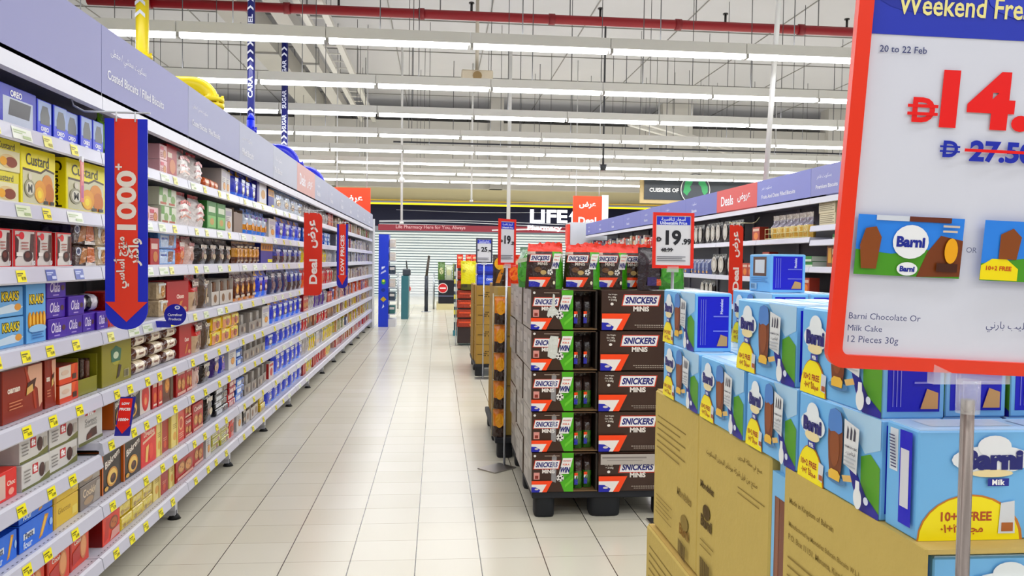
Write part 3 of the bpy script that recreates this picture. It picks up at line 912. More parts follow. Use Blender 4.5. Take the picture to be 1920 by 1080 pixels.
P('redcarton', 'chocolate_carton', 'carton', 'deep red chocolate carton', g_box, .24, .14, .175, '#a3141c', [T('Choco', .6, .52, .34, '#f2ded2', b=.04), ('p', [(.45, .08), (.55, .08), (.72, .38), (.6, .36)], '#c88a4a'), ('e', .8, .12, .1, .06, '#d9b080')], side='#8a1018', sels=[T('Choco', .5, .5, .6, '#e8c8bc', rot=90, b=.03)], top='#b83038')
P('redpouch', 'chocolate_pouch', 'pouch', 'red topped chocolate pouch', g_pouch, .17, .07, .19, '#c6ad92', [T('Choco', .5, .74, .62, '#f6ece2', b=.04, bg='#5a1a14'), ('p', [(.25, .12), (.4, .12), (.48, .5), (.36, .52)], '#6a3a20'), ('p', [(.55, .12), (.7, .12), (.7, .52), (.6, .5)], '#8a5a34')], bands=[(0, .55, 1, 1, '#b81c1c')])
P('brpouch', 'chocolate_pouch', 'pouch', 'brown chocolate pouch', g_pouch, .15, .07, .19, '#5d4a3c', [T('Choco', .5, .76, .62, '#efe4d2', b=.04), ('p', [(.3, .12), (.45, .12), (.62, .55), (.5, .58)], '#c4b08a'), ('e', .65, .22, .12, .09, '#e0d4bc')])
P('whitetray', 'biscuit_tray', 'tray', 'white topped display tray', g_tray, .15, .14, .16, '#cfc8c0', '#8a6650', 3, .55, alt='#e4e0da', els=[('e', .5, .5, .2, .3, '#8a6a4a')])
P('orangechoc', 'chocolate_pouch', 'pouch', 'brown orange-cake pouch', g_pouch, .15, .07, .2, '#5a2a16', [T('CHOCO', .5, .72, .62, '#f2e6d2', b=.05), ('e', .5, .42, .25, .17, '#d89a28'), ('e', .5, .42, .16, .1, '#eec050'), ('r', .18, .12, .82, .2, '#e8dcc8')], bands=[(0, .86, 1, 1, '#d9d2c8'), (0, 0, 1, .1, '#c9863a')])
P('oreop', 'cookie_pouch', 'pouch', 'navy sandwich cookie pouch', g_pouch, .2, .07, .19, '#1b2a5c', [T('OREO', .4, .76, .56, '#fff', b=.03), ('e', .55, .36, .26, .18, '#2c2028'), ('e', .6, .3, .2, .1, '#5c4438')], bands=[(0, .86, 1, 1, '#2b50c0')])
# fifth shelf
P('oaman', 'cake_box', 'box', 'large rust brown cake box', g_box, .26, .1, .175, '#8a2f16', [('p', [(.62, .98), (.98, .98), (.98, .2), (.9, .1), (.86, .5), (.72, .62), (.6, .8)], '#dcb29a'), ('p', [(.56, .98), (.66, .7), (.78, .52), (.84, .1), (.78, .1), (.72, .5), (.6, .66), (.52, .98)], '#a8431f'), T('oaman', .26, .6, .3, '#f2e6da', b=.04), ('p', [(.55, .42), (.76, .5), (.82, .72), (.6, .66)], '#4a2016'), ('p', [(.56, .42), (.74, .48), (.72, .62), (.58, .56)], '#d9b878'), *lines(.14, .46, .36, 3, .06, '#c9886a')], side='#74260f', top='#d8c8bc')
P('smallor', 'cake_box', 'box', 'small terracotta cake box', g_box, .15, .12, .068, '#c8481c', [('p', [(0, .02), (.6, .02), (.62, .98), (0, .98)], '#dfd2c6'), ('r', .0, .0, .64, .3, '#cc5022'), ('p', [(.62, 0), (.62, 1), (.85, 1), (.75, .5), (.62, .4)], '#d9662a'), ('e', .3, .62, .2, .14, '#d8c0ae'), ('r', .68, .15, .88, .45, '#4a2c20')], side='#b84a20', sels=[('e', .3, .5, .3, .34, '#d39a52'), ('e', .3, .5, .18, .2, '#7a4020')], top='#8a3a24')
P('olivetray', 'chocolate_tray', 'tray', 'olive tray of chocolate bars', g_tray, .16, .16, .15, '#8d8a2c', '#3a221c', 5, .42, alt='#5a3024')
P('olivebox', 'biscuit_carton', 'carton', 'tall olive green carton', g_box, .28, .16, .19, '#938c2e', [('e', .45, .62, .16, .2, '#a8a23e'), ('p', [(.3, .5), (.6, .5), (.64, .76), (.45, .86), (.28, .76)], '#3f6f5a'), ('e', .45, .64, .09, .08, '#cfd8c0'), ('p', [(.46, .1), (.56, .14), (.64, .38), (.54, .42)], '#3c2c1c'), ('r', .72, .08, .9, .26, '#c6bd9a'), *[('r', .73+.025*i, .09, .742+.025*i, .25, '#4a4530') for i in range(6)]], side='#7f7a28', top='#a29b40')
P('flow', 'biscuit_roll', 'packet', 'cream and brown biscuit roll', g_flow, .17, .09, .062, '#5a3220', '#e6dac4', [('t', 'cacao', .46, .5, .26, '#7a2a1a', {'b': .03})])
P('yelpack', 'biscuit_pack', 'packet', 'yellow orange biscuit pack', g_box, .15, .12, .085, '#ecc912', [('r', .05, .05, .4, .95, '#d98a14'), ('e', .62, .45, .2, .3, '#b5521c'), ('r', .1, .7, .9, .9, '#f4e85a'), ('r', .48, .2, .56, .8, '#8f1c1c')], side='#d8a410', mat='film', top='#f0dc3a', bev=.01)
P('greytray', 'biscuit_tray', 'tray', 'grey display tray of bars', g_tray, .16, .16, .15, '#9a938c', '#d8d4cf', 3, .5, alt='#6a5248', els=[('e', .4, .5, .14, .3, '#5a4036'), ('e', .75, .4, .1, .25, '#c9b8a0')])
# sixth shelf
P('redsmall', 'biscuit_box', 'box', 'small red biscuit box', g_box, .12, .12, .095, '#d0281c', [('r', .04, .1, .42, .9, '#d8c0b6'), T('Choc', .7, .55, .4, '#f4dcd0', b=.03, rot=0), ('e', .7, .25, .14, .12, '#f0b0a0')], side='#b42018', sels=[('r', .1, .5, .9, .9, '#d9c3bb'), ('r', .1, .12, .7, .4, '#e8e0da')], top='#e0402c')
P('whitebox', 'cake_bar_box', 'box', 'flat white cake bar box', g_box, .2, .16, .088, '#d9d6d2', [('r', 0, 0, 1, .1, '#6e7038'), ('p', [(.6, .1), (1, .1), (1, .3)], '#7a7a40'), ('r', .36, .48, .56, .86, '#b5202c'), T('fit', .46, .68, .14, '#fff', b=.04), ('e', .7, .5, .1, .28, '#4a2a22'), ('r', .82, .3, .95, .7, '#b8b2a8'), *lines(.06, .28, .7, 4, .13, '#8f8a86')], side='#c4c0bd', top='#e2e0de')
P('tallwhite', 'cake_bar_box', 'box', 'tall white cake bar box', g_box, .2, .1, .2, '#d6d3cf', [('r', .26, .72, .7, .9, '#b5202c'), T('fit', .48, .81, .26, '#fff', b=.04), T('Sweet', .5, .56, .5, '#8d8a88', b=.0), T('moments', .5, .45, .5, '#9d9a98', b=.0), ('r', 0, 0, 1, .08, '#6e7038'), ('p', [(.3, .1), (.75, .14), (.72, .36), (.5, .34), (.32, .24)], '#4a2a20'), ('p', [(.3, .12), (.5, .12), (.52, .24), (.32, .22)], '#6b3a28')], side='#c0bcb8')
P('biskrem', 'cookie_box', 'box', 'black chocolate cookie box', g_box, .2, .1, .185, '#2b211c', [('r', 0, 0, .06, 1, '#c8741c'), T('Biskrem', .52, .72, .84, '#5a1a12', b=.06, sh=.15, rot=14, h=.17), T('Biskrem', .52, .725, .82, '#f4efe6', b=.02, sh=.15, rot=14, h=.15), ('e', .52, .3, .28, .22, '#c9953e'), ('e', .52, .3, .23, .18, '#e6c878'), ('e', .55, .26, .15, .11, '#3c1e12'), ('e', .52, .3, .08, .05, '#6a3a20'), ('e', .2, .1, .1, .05, '#d9b25a')], side='#c06a18', top='#3a2a22')
P('whitered', 'biscuit_box', 'box', 'white red-swoosh biscuit box', g_box, .16, .1, .19, '#dcd2c8', [('e', .5, .5, .36, .44, '#c22a22'), ('p', [(.1, .74), (.9, .8), (.9, .92), (.1, .86)], '#efe9e0'), ('e', .5, .38, .22, .22, '#d8503c'), ('e', .5, .36, .12, .12, '#e8a878')], side='#c9bdb0')
P('redtube', 'biscuit_box', 'box', 'slim red biscuit box', g_box, .08, .1, .165, '#b52018', [('r', .1, .66, .9, .84, '#e6cdbc'), ('e', .5, .34, .3, .16, '#d87a3a'), ('r', .15, .08, .85, .14, '#efe0d0')], side='#8a1610')
P('orcookie', 'cookie_box', 'box', 'brown cookie box', g_box, .17, .1, .17, '#6a4024', [*cookie(.42, .55, .24, .26, '#b9762a', '#e0a84e'), ('r', .72, 0, 1, 1, '#5f4a30')], side='#c8501e')
P('redcookie', 'cookie_box', 'box', 'red cookie-print box', g_box, .16, .1, .16, '#ac2a26', [('r', .06, .7, .94, .92, '#8a1418'), T('Cookie', .5, .81, .7, '#f0d8cc', b=.03), *cookie(.3, .42, .2, .2, '#a8743c', '#d4a468'), *cookie(.68, .36, .22, .22, '#a06a34', '#cf9a5c'), ('r', .06, .05, .94, .14, '#e0b8a8')], side='#8f1c1c')
P('purplepk', 'cookie_pouch', 'pouch', 'purple cookie pouch', g_pouch, .16, .07, .17, '#3a2468', [('e', .5, .4, .28, .2, '#c8a080'), ('r', .2, .68, .8, .8, '#d8cfe8')])
P('bluepr', 'cookie_pouch', 'pouch', 'royal blue treat pouch', g_pouch, .16, .07, .18, '#2238a4', [('e', .45, .55, .18, .16, '#d9b49a'), ('p', [(.2, .12), (.75, .12), (.6, .42), (.32, .42)], '#7a4ab0')], bands=[(.7, 0, 1, 1, '#16269a')])
P('bluesm', 'biscuit_pack', 'packet', 'small blue biscuit pack', g_box, .16, .1, .05, '#3a74c0', [('r', .1, .2, .6, .7, '#dce8f4'), ('e', .78, .5, .12, .3, '#2a3a70')], side='#2a5aa0', mat='film', bev=.006)
P('bluepk', 'cookie_pouch', 'pouch', 'blue white-lettered cookie pouch', g_pouch, .15, .08, .175, '#2646c0', [T('OREO', .5, .72, .62, '#fff', b=.04), ('e', .5, .38, .25, .17, '#1c1a28'), ('e', .5, .38, .17, .1, '#e6e2da')], bands=[(0, .0, 1, .12, '#6e9ae6'), (0, .88, 1, 1, '#8fb2ee')])
# seventh and bottom shelves
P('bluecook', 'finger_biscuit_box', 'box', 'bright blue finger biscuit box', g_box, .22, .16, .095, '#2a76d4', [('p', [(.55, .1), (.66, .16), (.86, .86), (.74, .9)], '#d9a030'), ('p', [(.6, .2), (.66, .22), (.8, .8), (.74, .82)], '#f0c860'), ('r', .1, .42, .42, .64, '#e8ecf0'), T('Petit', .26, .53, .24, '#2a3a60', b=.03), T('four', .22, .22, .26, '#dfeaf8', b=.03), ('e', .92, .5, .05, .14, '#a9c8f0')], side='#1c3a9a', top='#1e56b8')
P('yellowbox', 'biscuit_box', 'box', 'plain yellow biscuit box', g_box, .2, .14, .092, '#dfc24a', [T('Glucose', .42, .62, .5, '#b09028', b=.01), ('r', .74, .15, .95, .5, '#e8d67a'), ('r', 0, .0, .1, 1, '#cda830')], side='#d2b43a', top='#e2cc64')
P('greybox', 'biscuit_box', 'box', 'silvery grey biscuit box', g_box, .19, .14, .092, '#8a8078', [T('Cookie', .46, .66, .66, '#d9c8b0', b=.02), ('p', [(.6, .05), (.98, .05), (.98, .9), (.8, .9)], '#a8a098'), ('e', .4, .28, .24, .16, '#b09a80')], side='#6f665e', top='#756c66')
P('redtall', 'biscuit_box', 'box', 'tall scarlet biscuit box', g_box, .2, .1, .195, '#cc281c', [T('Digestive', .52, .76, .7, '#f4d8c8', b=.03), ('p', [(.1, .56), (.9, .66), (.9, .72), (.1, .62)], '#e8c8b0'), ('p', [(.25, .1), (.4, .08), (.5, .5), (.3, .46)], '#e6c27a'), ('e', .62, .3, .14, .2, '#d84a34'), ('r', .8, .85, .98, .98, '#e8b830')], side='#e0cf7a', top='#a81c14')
P('cream', 'biscuit_box', 'box', 'slim cream biscuit box', g_box, .09, .1, .19, '#e6d68a', [('e', .5, .3, .26, .12, '#d8a850'), *lines(.2, .8, .62, 3, .05, '#a88838'), ('r', .75, 0, 1, 1, '#d2bc66')], side='#e6d68a')
P('dkred', 'biscuit_box', 'box', 'slim brick red biscuit box', g_box, .09, .1, .195, '#a02c20', [('e', .45, .2, .2, .1, '#c9603c'), *lines(.2, .7, .36, 2, .05, '#e0a890')], side='#8a2018')
P('redcream', 'biscuit_box', 'box', 'orange red biscuit box', g_box, .12, .1, .185, '#c8482c', [('e', .5, .55, .34, .2, '#e0b080'), ('e', .5, .55, .24, .14, '#b8502c'), *lines(.15, .85, .25, 3, .06, '#e8c0a8')], side='#e0cc84')
P('darkstack', 'biscuit_pack', 'packet', 'flat black biscuit pack', g_box, .26, .12, .042, '#22242c', [('r', .08, .2, .5, .75, '#c9ccd2'), ('e', .75, .5, .12, .3, '#5a3a2c')], side='#16181e', mat='film', bev=.006)
P('redstack', 'biscuit_pack', 'packet', 'flat red biscuit pack', g_box, .17, .12, .042, '#a81c24', [('r', .1, .2, .6, .75, '#e0b8b0'), ('e', .8, .5, .1, .3, '#e8d8c8')], side='#8a141c', mat='film', bev=.006)
P('redwhite', 'biscuit_box', 'box', 'white box with red cookies', g_box, .17, .1, .13, '#d8cfc6', [('e', .5, .4, .28, .26, '#b02a2a'), ('r', .1, .76, .9, .92, '#b02a2a')], side='#a82828')
P('redbig', 'cookie_box', 'box', 'large orange-red cookie box', g_box, .17, .1, .2, '#cf4a28', [('r', 0, 0, .08, 1, '#b02a1a'), T('Tea', .3, .72, .3, '#f2e2d8', b=.04, rot=0), T('Cookie', .44, .6, .5, '#f2e2d8', b=.03), ('e', .68, .4, .18, .3, '#c98a5a'), ('e', .68, .4, .14, .24, '#e0a87a'), ('p', [(.1, .1), (.5, .16), (.5, .5), (.1, .4)], '#b23a34')], side='#a8281a', top='#c8402a')
P('orbox', 'cookie_box', 'box', 'small orange-red cookie box', g_box, .17, .14, .115, '#d4441c', [('p', [(.06, .1), (.3, .2), (.4, .9), (.2, .95)], '#b8341a'), *cookie(.62, .62, .26, .24, '#8a4a28', '#b8743c'), ('p', [(.4, .05), (.95, .1), (.95, .4), (.5, .36)], '#d8a8a0')], side='#7a1410', top='#8a5a50')
P('yelsm', 'biscuit_pack', 'packet', 'small yellow biscuit pack', g_box, .12, .12, .058, '#d8c02a', [('r', .08, .55, .92, .9, '#e8d85a'), ('e', .3, .3, .12, .18, '#a88a20'), ('r', .5, .2, .9, .36, '#b09424')], side='#c8a820', mat='film', bev=.005)
P('greenyel', 'biscuit_pack', 'packet', 'flat green yellow biscuit pack', g_box, .18, .12, .044, '#b3ac3c', [('r', .05, .25, .95, .7, '#d8d090'), ('e', .7, .5, .12, .3, '#8a3a1c'), ('r', .1, .4, .5, .55, '#6a7a28')], side='#8f9430', mat='film', bev=.006)
P('redbag', 'cookie_pouch', 'pouch', 'red cookie pouch', g_pouch, .14, .07, .17, '#b02430', [('r', .2, .62, .8, .75, '#ecdcd6'), ('e', .5, .34, .26, .15, '#c8905a')], bands=[(0, .86, 1, 1, '#d8b0a8')])
P('yelbag', 'cookie_pouch', 'pouch', 'yellow cookie pouch', g_pouch, .14, .07, .17, '#d8c428', [('r', .2, .6, .8, .74, '#5a7a28'), ('e', .5, .34, .26, .15, '#b9803e')])
P('purplebag', 'cookie_pouch', 'pouch', 'violet cookie pouch', g_pouch, .14, .07, .17, '#5a3a86', [('r', .2, .62, .8, .75, '#dcd0ea'), ('e', .5, .34, .26, .15, '#3a2430')])
P('greybag', 'cookie_pouch', 'pouch', 'grey white cookie pouch', g_pouch, .14, .07, .17, '#b9b4b2', [('r', .2, .62, .8, .75, '#6a5a6a'), ('e', .5, .34, .26, .15, '#8a6a50')])

_PM = {}
def product_mesh(key):
    if key not in _PM:
        name, cat, desc, geom, a, k = PROD[key]
        _PM[key] = geom(*a, **k).mesh(name)
    return _PM[key]
def place_product(key, x, y, z, rz, label, group, width=None, tilt=0.0):
    name, cat, desc, geom, a, k = PROD[key]
    o = bpy.data.objects.new(name, product_mesh(key))
    C.objects.link(o)
    o.location = (x, y, z)
    o.rotation_euler = (0, 0, rz+tilt)
    if width:
        o.scale = (width/a[0], 1, 1)
    return tag(o, label, cat, group)

# ------------------------------------------------------------------ long shelving run on the aisle's one side
LIPX = -1.30
BAY = 1.08
JOINT0 = 2.17
NBAY = 13
SHELF_Z = [1.772, 1.532, 1.328, 1.072, 0.83, 0.634, 0.384, 0.177]
LAV = '#9c9dc0'
def shelf_meshes(depth=0.48, bottom=False, tag_='a', holes=True):
    q = MB()
    q.box(-depth, 0.004, -0.028, -0.022, BAY-0.004, 0.0, '#d3d2dc', 'paint')
    q.box(-0.022, 0.004, -0.03, -0.016, BAY-0.004, 0.0, '#c9c9d4', 'paint')
    if holes:
        for i in range(36):
            y = 0.03+i*0.029
            q.face([(-0.034, y, 0.0006), (-0.03, y, 0.0006), (-0.03, y+0.011, 0.0006), (-0.034, y+0.011, 0.0006)], '#3a3a40', 'paint')
    deck = q.mesh('shelf')
    q = MB()
    fr = Frame((-0.012, 0.003, -0.05), (0, BAY-0.006, 0), (-0.004, 0, 0.052))
    k = len(q.v)
    pts = [(-0.016, 0.004), (-0.004, -0.002), (0.004, -0.046), (-0.002, -0.052), (-0.016, -0.046)]
    for y in (0.003, BAY-0.003):
        for x, z in pts:
            q.v.append((x, y, z))
    n = len(pts)
    for i in range(n):
        j = (i+1) % n
        q.add((i, j, n+j, n+i), '#c9c8d4' if i == 1 else '#dcdce4', 'panel')
    q.add(range(n), '#c4c4ce', 'panel'); q.add([n+i for i in range(n)][::-1], '#c4c4ce', 'panel')
    strip = q.mesh('ticket_strip')
    return deck, strip
DECK, STRIP = shelf_meshes()
def label_mesh(col, ink, w=0.055, h=0.036, price=None):
    q = MB()
    # lies on the sloping face of the ticket strip
    a, b_ = Vector((0.0045, 0, -0.044)), Vector((-0.0035, 0, -0.003))
    d = (b_-a)
    fr = Frame(a+Vector((0.0012, 0, 0)), (0, w, 0), d*(h/0.04))
    q.face([fr(0, 0, 0), fr(1, 0, 0), fr(1, 1, 0), fr(0, 1, 0)], col, 'card')
    q.pr(fr, [('r', .06, .66, .7, .78, ink), ('r', .06, .5, .5, .58, ink)] + ([T(price, .68, .3, .46, ink, b=.03)] if price else [('r', .5, .15, .92, .4, ink)]), base=0.0005)
    return q.mesh('price_label')
LAB_Y = [label_mesh('#f2e80c', '#6e6414', price=p) for p in ('9.79', '10.25', '5.49', '12.99')]
LAB_W = [label_mesh(c, i, w) for c, i, w in (('#dfe3cd', '#a9b98a', .09), ('#e6e8e0', '#b9c8a0', .12), ('#ecea9c', '#b0a850', .06))]
LAB_B = label_mesh('#5666a8', '#c9d0ea', .07)

def foot_mesh():
    q = MB()
    q.box(-0.36, -0.02, 0.02, -0.05, 0.02, 0.125, '#bdbdc4', 'paint')
    q.box(-0.075, -0.035, 0.05, -0.045, 0.0, 0.125, '#d2d2d8', 'paint')
    q.cyl((-0.06, 0, 0.012), (-0.06, 0, 0.06), 0.012, '#2a2a2c', 'rubber', 10)
    q.cyl((-0.06, 0, 0.0), (-0.06, 0, 0.022), 0.034, '#1e1e20', 'rubber', 14, 0.02)
    return q.mesh('levelling_foot')
FOOT = foot_mesh()
def upright_mesh():
    q = MB()
    q.box(-0.53, -0.06, 0.0, -0.485, 0.0, 2.0, '#7e7e86', 'paint')
    return q.mesh('upright_post')
UPR = upright_mesh()
def back_mesh():
    q = MB()
    q.box(-0.525, 0.0, 0.03, -0.5, BAY-0.06, 2.0, '#6d6c74', 'paint')
    return q.mesh('back_board')
BACK = back_mesh()
def canopy_mesh():
    q = MB()
    q.box(-0.5, 0.0, 1.985, 0.0, BAY, 2.0, '#a2a2ac', 'paint')
    q.box(-0.03, 0.0, 1.935, 0.004, BAY-0.004, 1.985, '#dcdce6', 'paint')
    return q.mesh('canopy')
CAN = canopy_mesh()

def header_mesh(col, els=()):
    q = MB()
    q.box(-0.02, 0.002, 1.985, 0.0, BAY-0.002, 2.262, col, 'header')
    fr = Frame((0.0, 0, 1.985), (0, BAY, 0), (0, 0, 0.277))
    q.pr(fr, els, 'header', base=0.0008)
    return q.mesh('header_panel')
def child(name, me, parent, loc=(0, 0, 0), label=None):
    o = bpy.data.objects.new(name, me)
    C.objects.link(o)
    o.parent = parent
    o.location = loc
    if label: o['label'] = label
    return o

WH = '#f1f1f6'
AR_COAT, EN_COAT = 'بسكويت محشي / مغطى', 'Coated Biscuits / Filled Biscuits'
HEADS = {1: (LAV, [T(AR_COAT, .26, .68, .36, WH, b=.0), T(EN_COAT, .35, .36, .6, WH, b=.012)]),  # paler colours from bay to bay paint in the header's gloss glare
         2: ('#a6a9c4', [T(AR_COAT, .2, .66, .26, WH, b=.0), T('Coated Biscuits / Filled Biscuits', .31, .36, .5, WH, b=.012)]),
         3: ('#b4b7c9', [T('بسكويت محشي', .2, .66, .26, WH, b=.0), T('Filled Biscuits', .22, .34, .3, WH, b=.012)]),
         4: ('#bcbfcc', [T('بسكويت سادة', .2, .66, .24, WH, b=.0), T('Plain Biscuits', .2, .34, .28, WH, b=.012)]),
         5: ('#cfaaa6', [T('Deals', .28, .5, .3, WH, b=.02), T('عروض', .68, .5, .3, WH, b=.02)])}
BAYNAME = ['bay nearest the camera'] + [ORD[k]+' bay' for k in range(1, 14)]
rb = random.Random(3)
for k in range(NBAY):
    y0 = JOINT0+k*BAY
    t = thing('gondola_shelving', f'white metal shelving bay, {ORD[k]} along the long biscuit aisle run from the near end', 'shelving', (LIPX, y0, 0), 0, 'bays of the long biscuit shelving run')
    child('back_board', BACK, t); child('upright_post', UPR, t, (0, BAY, 0)); child('canopy', CAN, t)
    child('levelling_foot', FOOT, t, (0, BAY-0.037, 0))
    col, els = HEADS.get(k, (LAV if k == 0 else '#b0b3c4', [T('بسكويت', .25, .66, .18, WH, b=0), T('Biscuits', .25, .34, .2, WH, b=.01)] if k else []))  # far panels take the same painted-in glare tone
    child('header_panel', header_mesh(col, els), t, label='salmon red deals header panel, pale from painted glare' if k == 5 else None)
    for s, z in enumerate(SHELF_Z):
        if k == 0 and s == 5: z = 0.588
        sh_ = child('shelf', DECK, t, (0, 0, z))
        child('ticket_strip', STRIP, sh_)
        if k < 6:
            nl = (5, 5, 4, 3, 3, 2)[k]
            for i in range(nl):
                yy = 0.08+(i+rb.uniform(-.18, .18))*(BAY-0.16)/nl
                me = rb.choice(LAB_Y) if s >= (3 if k < 1 else 4) else (rb.choice(LAB_W) if rb.random() < .8 else LAB_Y[0])
                if k > 3 and s > 3 and rb.random() < .5: me = rb.choice(LAB_W)
                if k == 0 and s == 2 and i >= 3: me = LAB_B
                child('price_label', me, sh_, (0, yy, 0))
t = thing('gondola_end_post', 'white end post closing the far end of the long shelving run', 'post', (LIPX, JOINT0+NBAY*BAY+0.03, 0))
q = MB(); q.box(-0.52, 0.0, 0, 0.02, 0.04, 2.14, '#d9dade', 'paint'); q.build('end_panel', t)
q = MB(); q.box(0.0, -0.02, 0, 0.04, 0.03, 2.18, '#e4e5e9', 'paint'); q.build('corner_post', t)

# packages: key, from, to (metres along the run), how many side by side, how many high
GOODS = [
    'obig 2.618 2.861 1 1;owin 2.864 2.969 1 1;owin 2.973 3.395 4 1;greenp 3.411 3.475 1 1;pinkp 3.475 3.569 1 2;pinkp 4.068 4.176 1 2;redcake 4.176 4.332 1 1;wavy 4.341 4.606 1 1;wavy 4.625 4.798 1 1;orangep 4.820 5.163 3 1;whitepk 5.175 5.422 2 1;bluebag 5.490 6.131 4 1;whiteyel 6.166 6.502 1 1;blueyel 6.561 6.790 1 1;whitebag 6.834 8.200 4 1',
    'custpale 2.597 2.747 1 2;custard 2.753 2.990 1 1;custard 3.063 3.409 1 1;whitepk 3.419 3.579 2 2;pinkp 3.674 4.052 3 1;greenwhite 4.067 4.323 2 2;wavy 4.332 4.606 1 1;wavy 4.626 4.842 1 1;greenbox 4.853 5.056 1 1;greenbox 5.068 5.265 1 1;whitepk 5.278 5.451 1 1;tanbag 5.492 5.771 1 1;yelblue 5.803 6.545 5 1;whitepk 6.606 6.882 1 1;bluebag 6.972 8.207 4 1',
    'betty 2.593 2.692 1 1;betty 2.705 2.848 1 1;betty 2.859 2.980 1 1;betty 2.988 3.112 1 1;brcookie 3.134 3.331 1 2;tancookie 3.336 3.449 1 2;bluecookie 3.455 3.601 1 2;redp 3.673 4.051 3 1;ltblue 4.066 4.323 1 2;orangered 4.332 4.483 1 1;pinkwhite 4.492 4.676 1 1;darkp 4.696 5.080 2 1;darkp 5.092 5.466 2 1;gold 5.536 6.280 6 1;blueyel 6.317 6.777 1 1;bluebrown 6.864 8.213 5 1',
    'ltbluebox 2.596 2.778 1 2;kungfu 2.785 2.919 1 1;purple 2.930 3.075 1 3;purple 3.079 3.217 1 2;purple 3.222 3.442 2 1;redchip 3.453 3.599 1 2;tancookie 4.050 4.166 1 2;redcarton 4.182 4.530 1 1;redpouch 4.549 4.737 1 1;brpouch 4.779 4.954 1 1;whitetray 4.988 5.482 3 1;orangechoc 5.510 6.175 4 1;bluebag 6.210 6.634 2 1;oreop 6.675 7.470 3 1;bluebrown 7.496 8.220 3 1',
    'oaman 2.634 2.900 1 1;oaman 2.915 2.998 1 1;smallor 3.006 3.164 1 2;olivetray 3.173 3.341 1 1;olivebox 3.377 3.688 1 1;flow 3.707 4.357 3 3;redcarton 4.375 4.587 1 1;redpouch 4.597 4.779 1 1;brpouch 4.790 4.943 1 1;yelpack 4.977 5.627 3 2;greytray 5.657 6.361 3 1;whitepk 6.380 6.638 1 1;bluebag 6.679 8.227 6 1',
    'redsmall 2.595 2.721 1 1;whitebox 2.741 2.936 1 2;whitebox 2.944 3.171 1 2;tallwhite 3.176 3.391 1 1;biskrem 3.498 3.602 1 1;biskrem 3.614 3.808 1 1;whitered 3.815 3.953 1 1;redtube 3.968 4.102 2 1;orcookie 4.110 4.271 1 1;redcookie 4.296 4.455 1 1;redcookie 4.464 4.577 1 1;pinkwhite 4.587 4.727 1 1;darkp 4.748 4.966 1 1;purplepk 4.989 5.169 1 1;bluepr 5.181 5.335 1 1;whitepk 5.349 5.541 1 1;bluesm 5.556 5.734 1 3;greytray 5.765 6.460 4 1;bluebag 6.519 6.789 1 1;bluepk 6.854 8.233 6 1',
    'bluecook 2.579 2.718 1 1;bluecook 2.731 2.960 1 2;yellowbox 2.968 3.169 1 2;greybox 3.178 3.368 1 2;biskrem 3.388 3.594 1 1;biskrem 3.600 3.807 1 1;redtall 3.814 4.018 1 1;cream 4.025 4.101 1 1;dkred 4.109 4.213 1 1;cream 4.221 4.322 1 1;redcream 4.330 4.446 1 1;redcookie 4.455 4.578 1 2;redcookie 4.587 4.791 1 1;darkp 4.812 5.025 1 1;darkstack 5.049 5.337 1 4;redstack 5.363 5.543 1 4;bluesm 5.558 5.767 1 3;greytray 5.814 6.563 4 1;redwhite 6.624 6.815 1 1;bluepk 6.859 8.240 6 1',
    'redbig 2.748 2.907 1 1;redbig 2.915 3.091 1 1;redbig 3.104 3.270 1 1;orbox 3.371 3.552 1 1;yelsm 3.563 3.966 3 3;cream 3.980 4.085 1 1;dkred 4.093 4.204 1 1;cream 4.212 4.287 1 1;redcookie 4.304 4.607 1 1;redcookie 4.627 4.823 1 1;whitepk 4.845 4.945 1 1;greenyel 4.968 5.365 2 4;orbox 5.378 5.502 1 2;whitepk 5.574 5.723 1 1;darkp 5.738 5.848 1 1;whitetray 5.864 6.259 3 1;yelsm 6.295 6.467 1 2;bluepk 6.526 8.246 7 1',]
PFX = LIPX-0.05
SHELFN = ['top', 'second', 'third', 'fourth', 'fifth', 'sixth', 'seventh', 'bottom']
rp = random.Random(11)
seen_labels = set()
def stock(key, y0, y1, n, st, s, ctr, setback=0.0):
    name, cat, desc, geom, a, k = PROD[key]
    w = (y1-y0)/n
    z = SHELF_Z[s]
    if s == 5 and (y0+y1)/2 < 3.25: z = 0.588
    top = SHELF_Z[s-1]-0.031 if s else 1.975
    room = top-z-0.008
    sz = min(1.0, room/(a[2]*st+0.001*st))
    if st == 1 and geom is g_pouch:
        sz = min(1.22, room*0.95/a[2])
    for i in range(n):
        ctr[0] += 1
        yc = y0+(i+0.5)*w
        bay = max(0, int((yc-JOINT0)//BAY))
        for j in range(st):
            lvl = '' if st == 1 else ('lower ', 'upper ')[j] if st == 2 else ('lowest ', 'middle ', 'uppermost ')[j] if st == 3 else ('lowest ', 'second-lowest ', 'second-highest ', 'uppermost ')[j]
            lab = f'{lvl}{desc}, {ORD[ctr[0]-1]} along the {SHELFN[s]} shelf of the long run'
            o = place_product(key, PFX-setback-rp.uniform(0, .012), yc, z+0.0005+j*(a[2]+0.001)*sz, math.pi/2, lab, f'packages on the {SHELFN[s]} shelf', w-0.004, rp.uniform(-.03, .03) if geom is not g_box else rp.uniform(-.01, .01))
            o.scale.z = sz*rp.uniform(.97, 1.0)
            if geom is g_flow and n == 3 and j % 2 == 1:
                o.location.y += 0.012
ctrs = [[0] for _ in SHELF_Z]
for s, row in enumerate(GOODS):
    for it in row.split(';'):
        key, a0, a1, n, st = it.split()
        stock(key, float(a0), float(a1), int(n), int(st), s, ctrs[s])
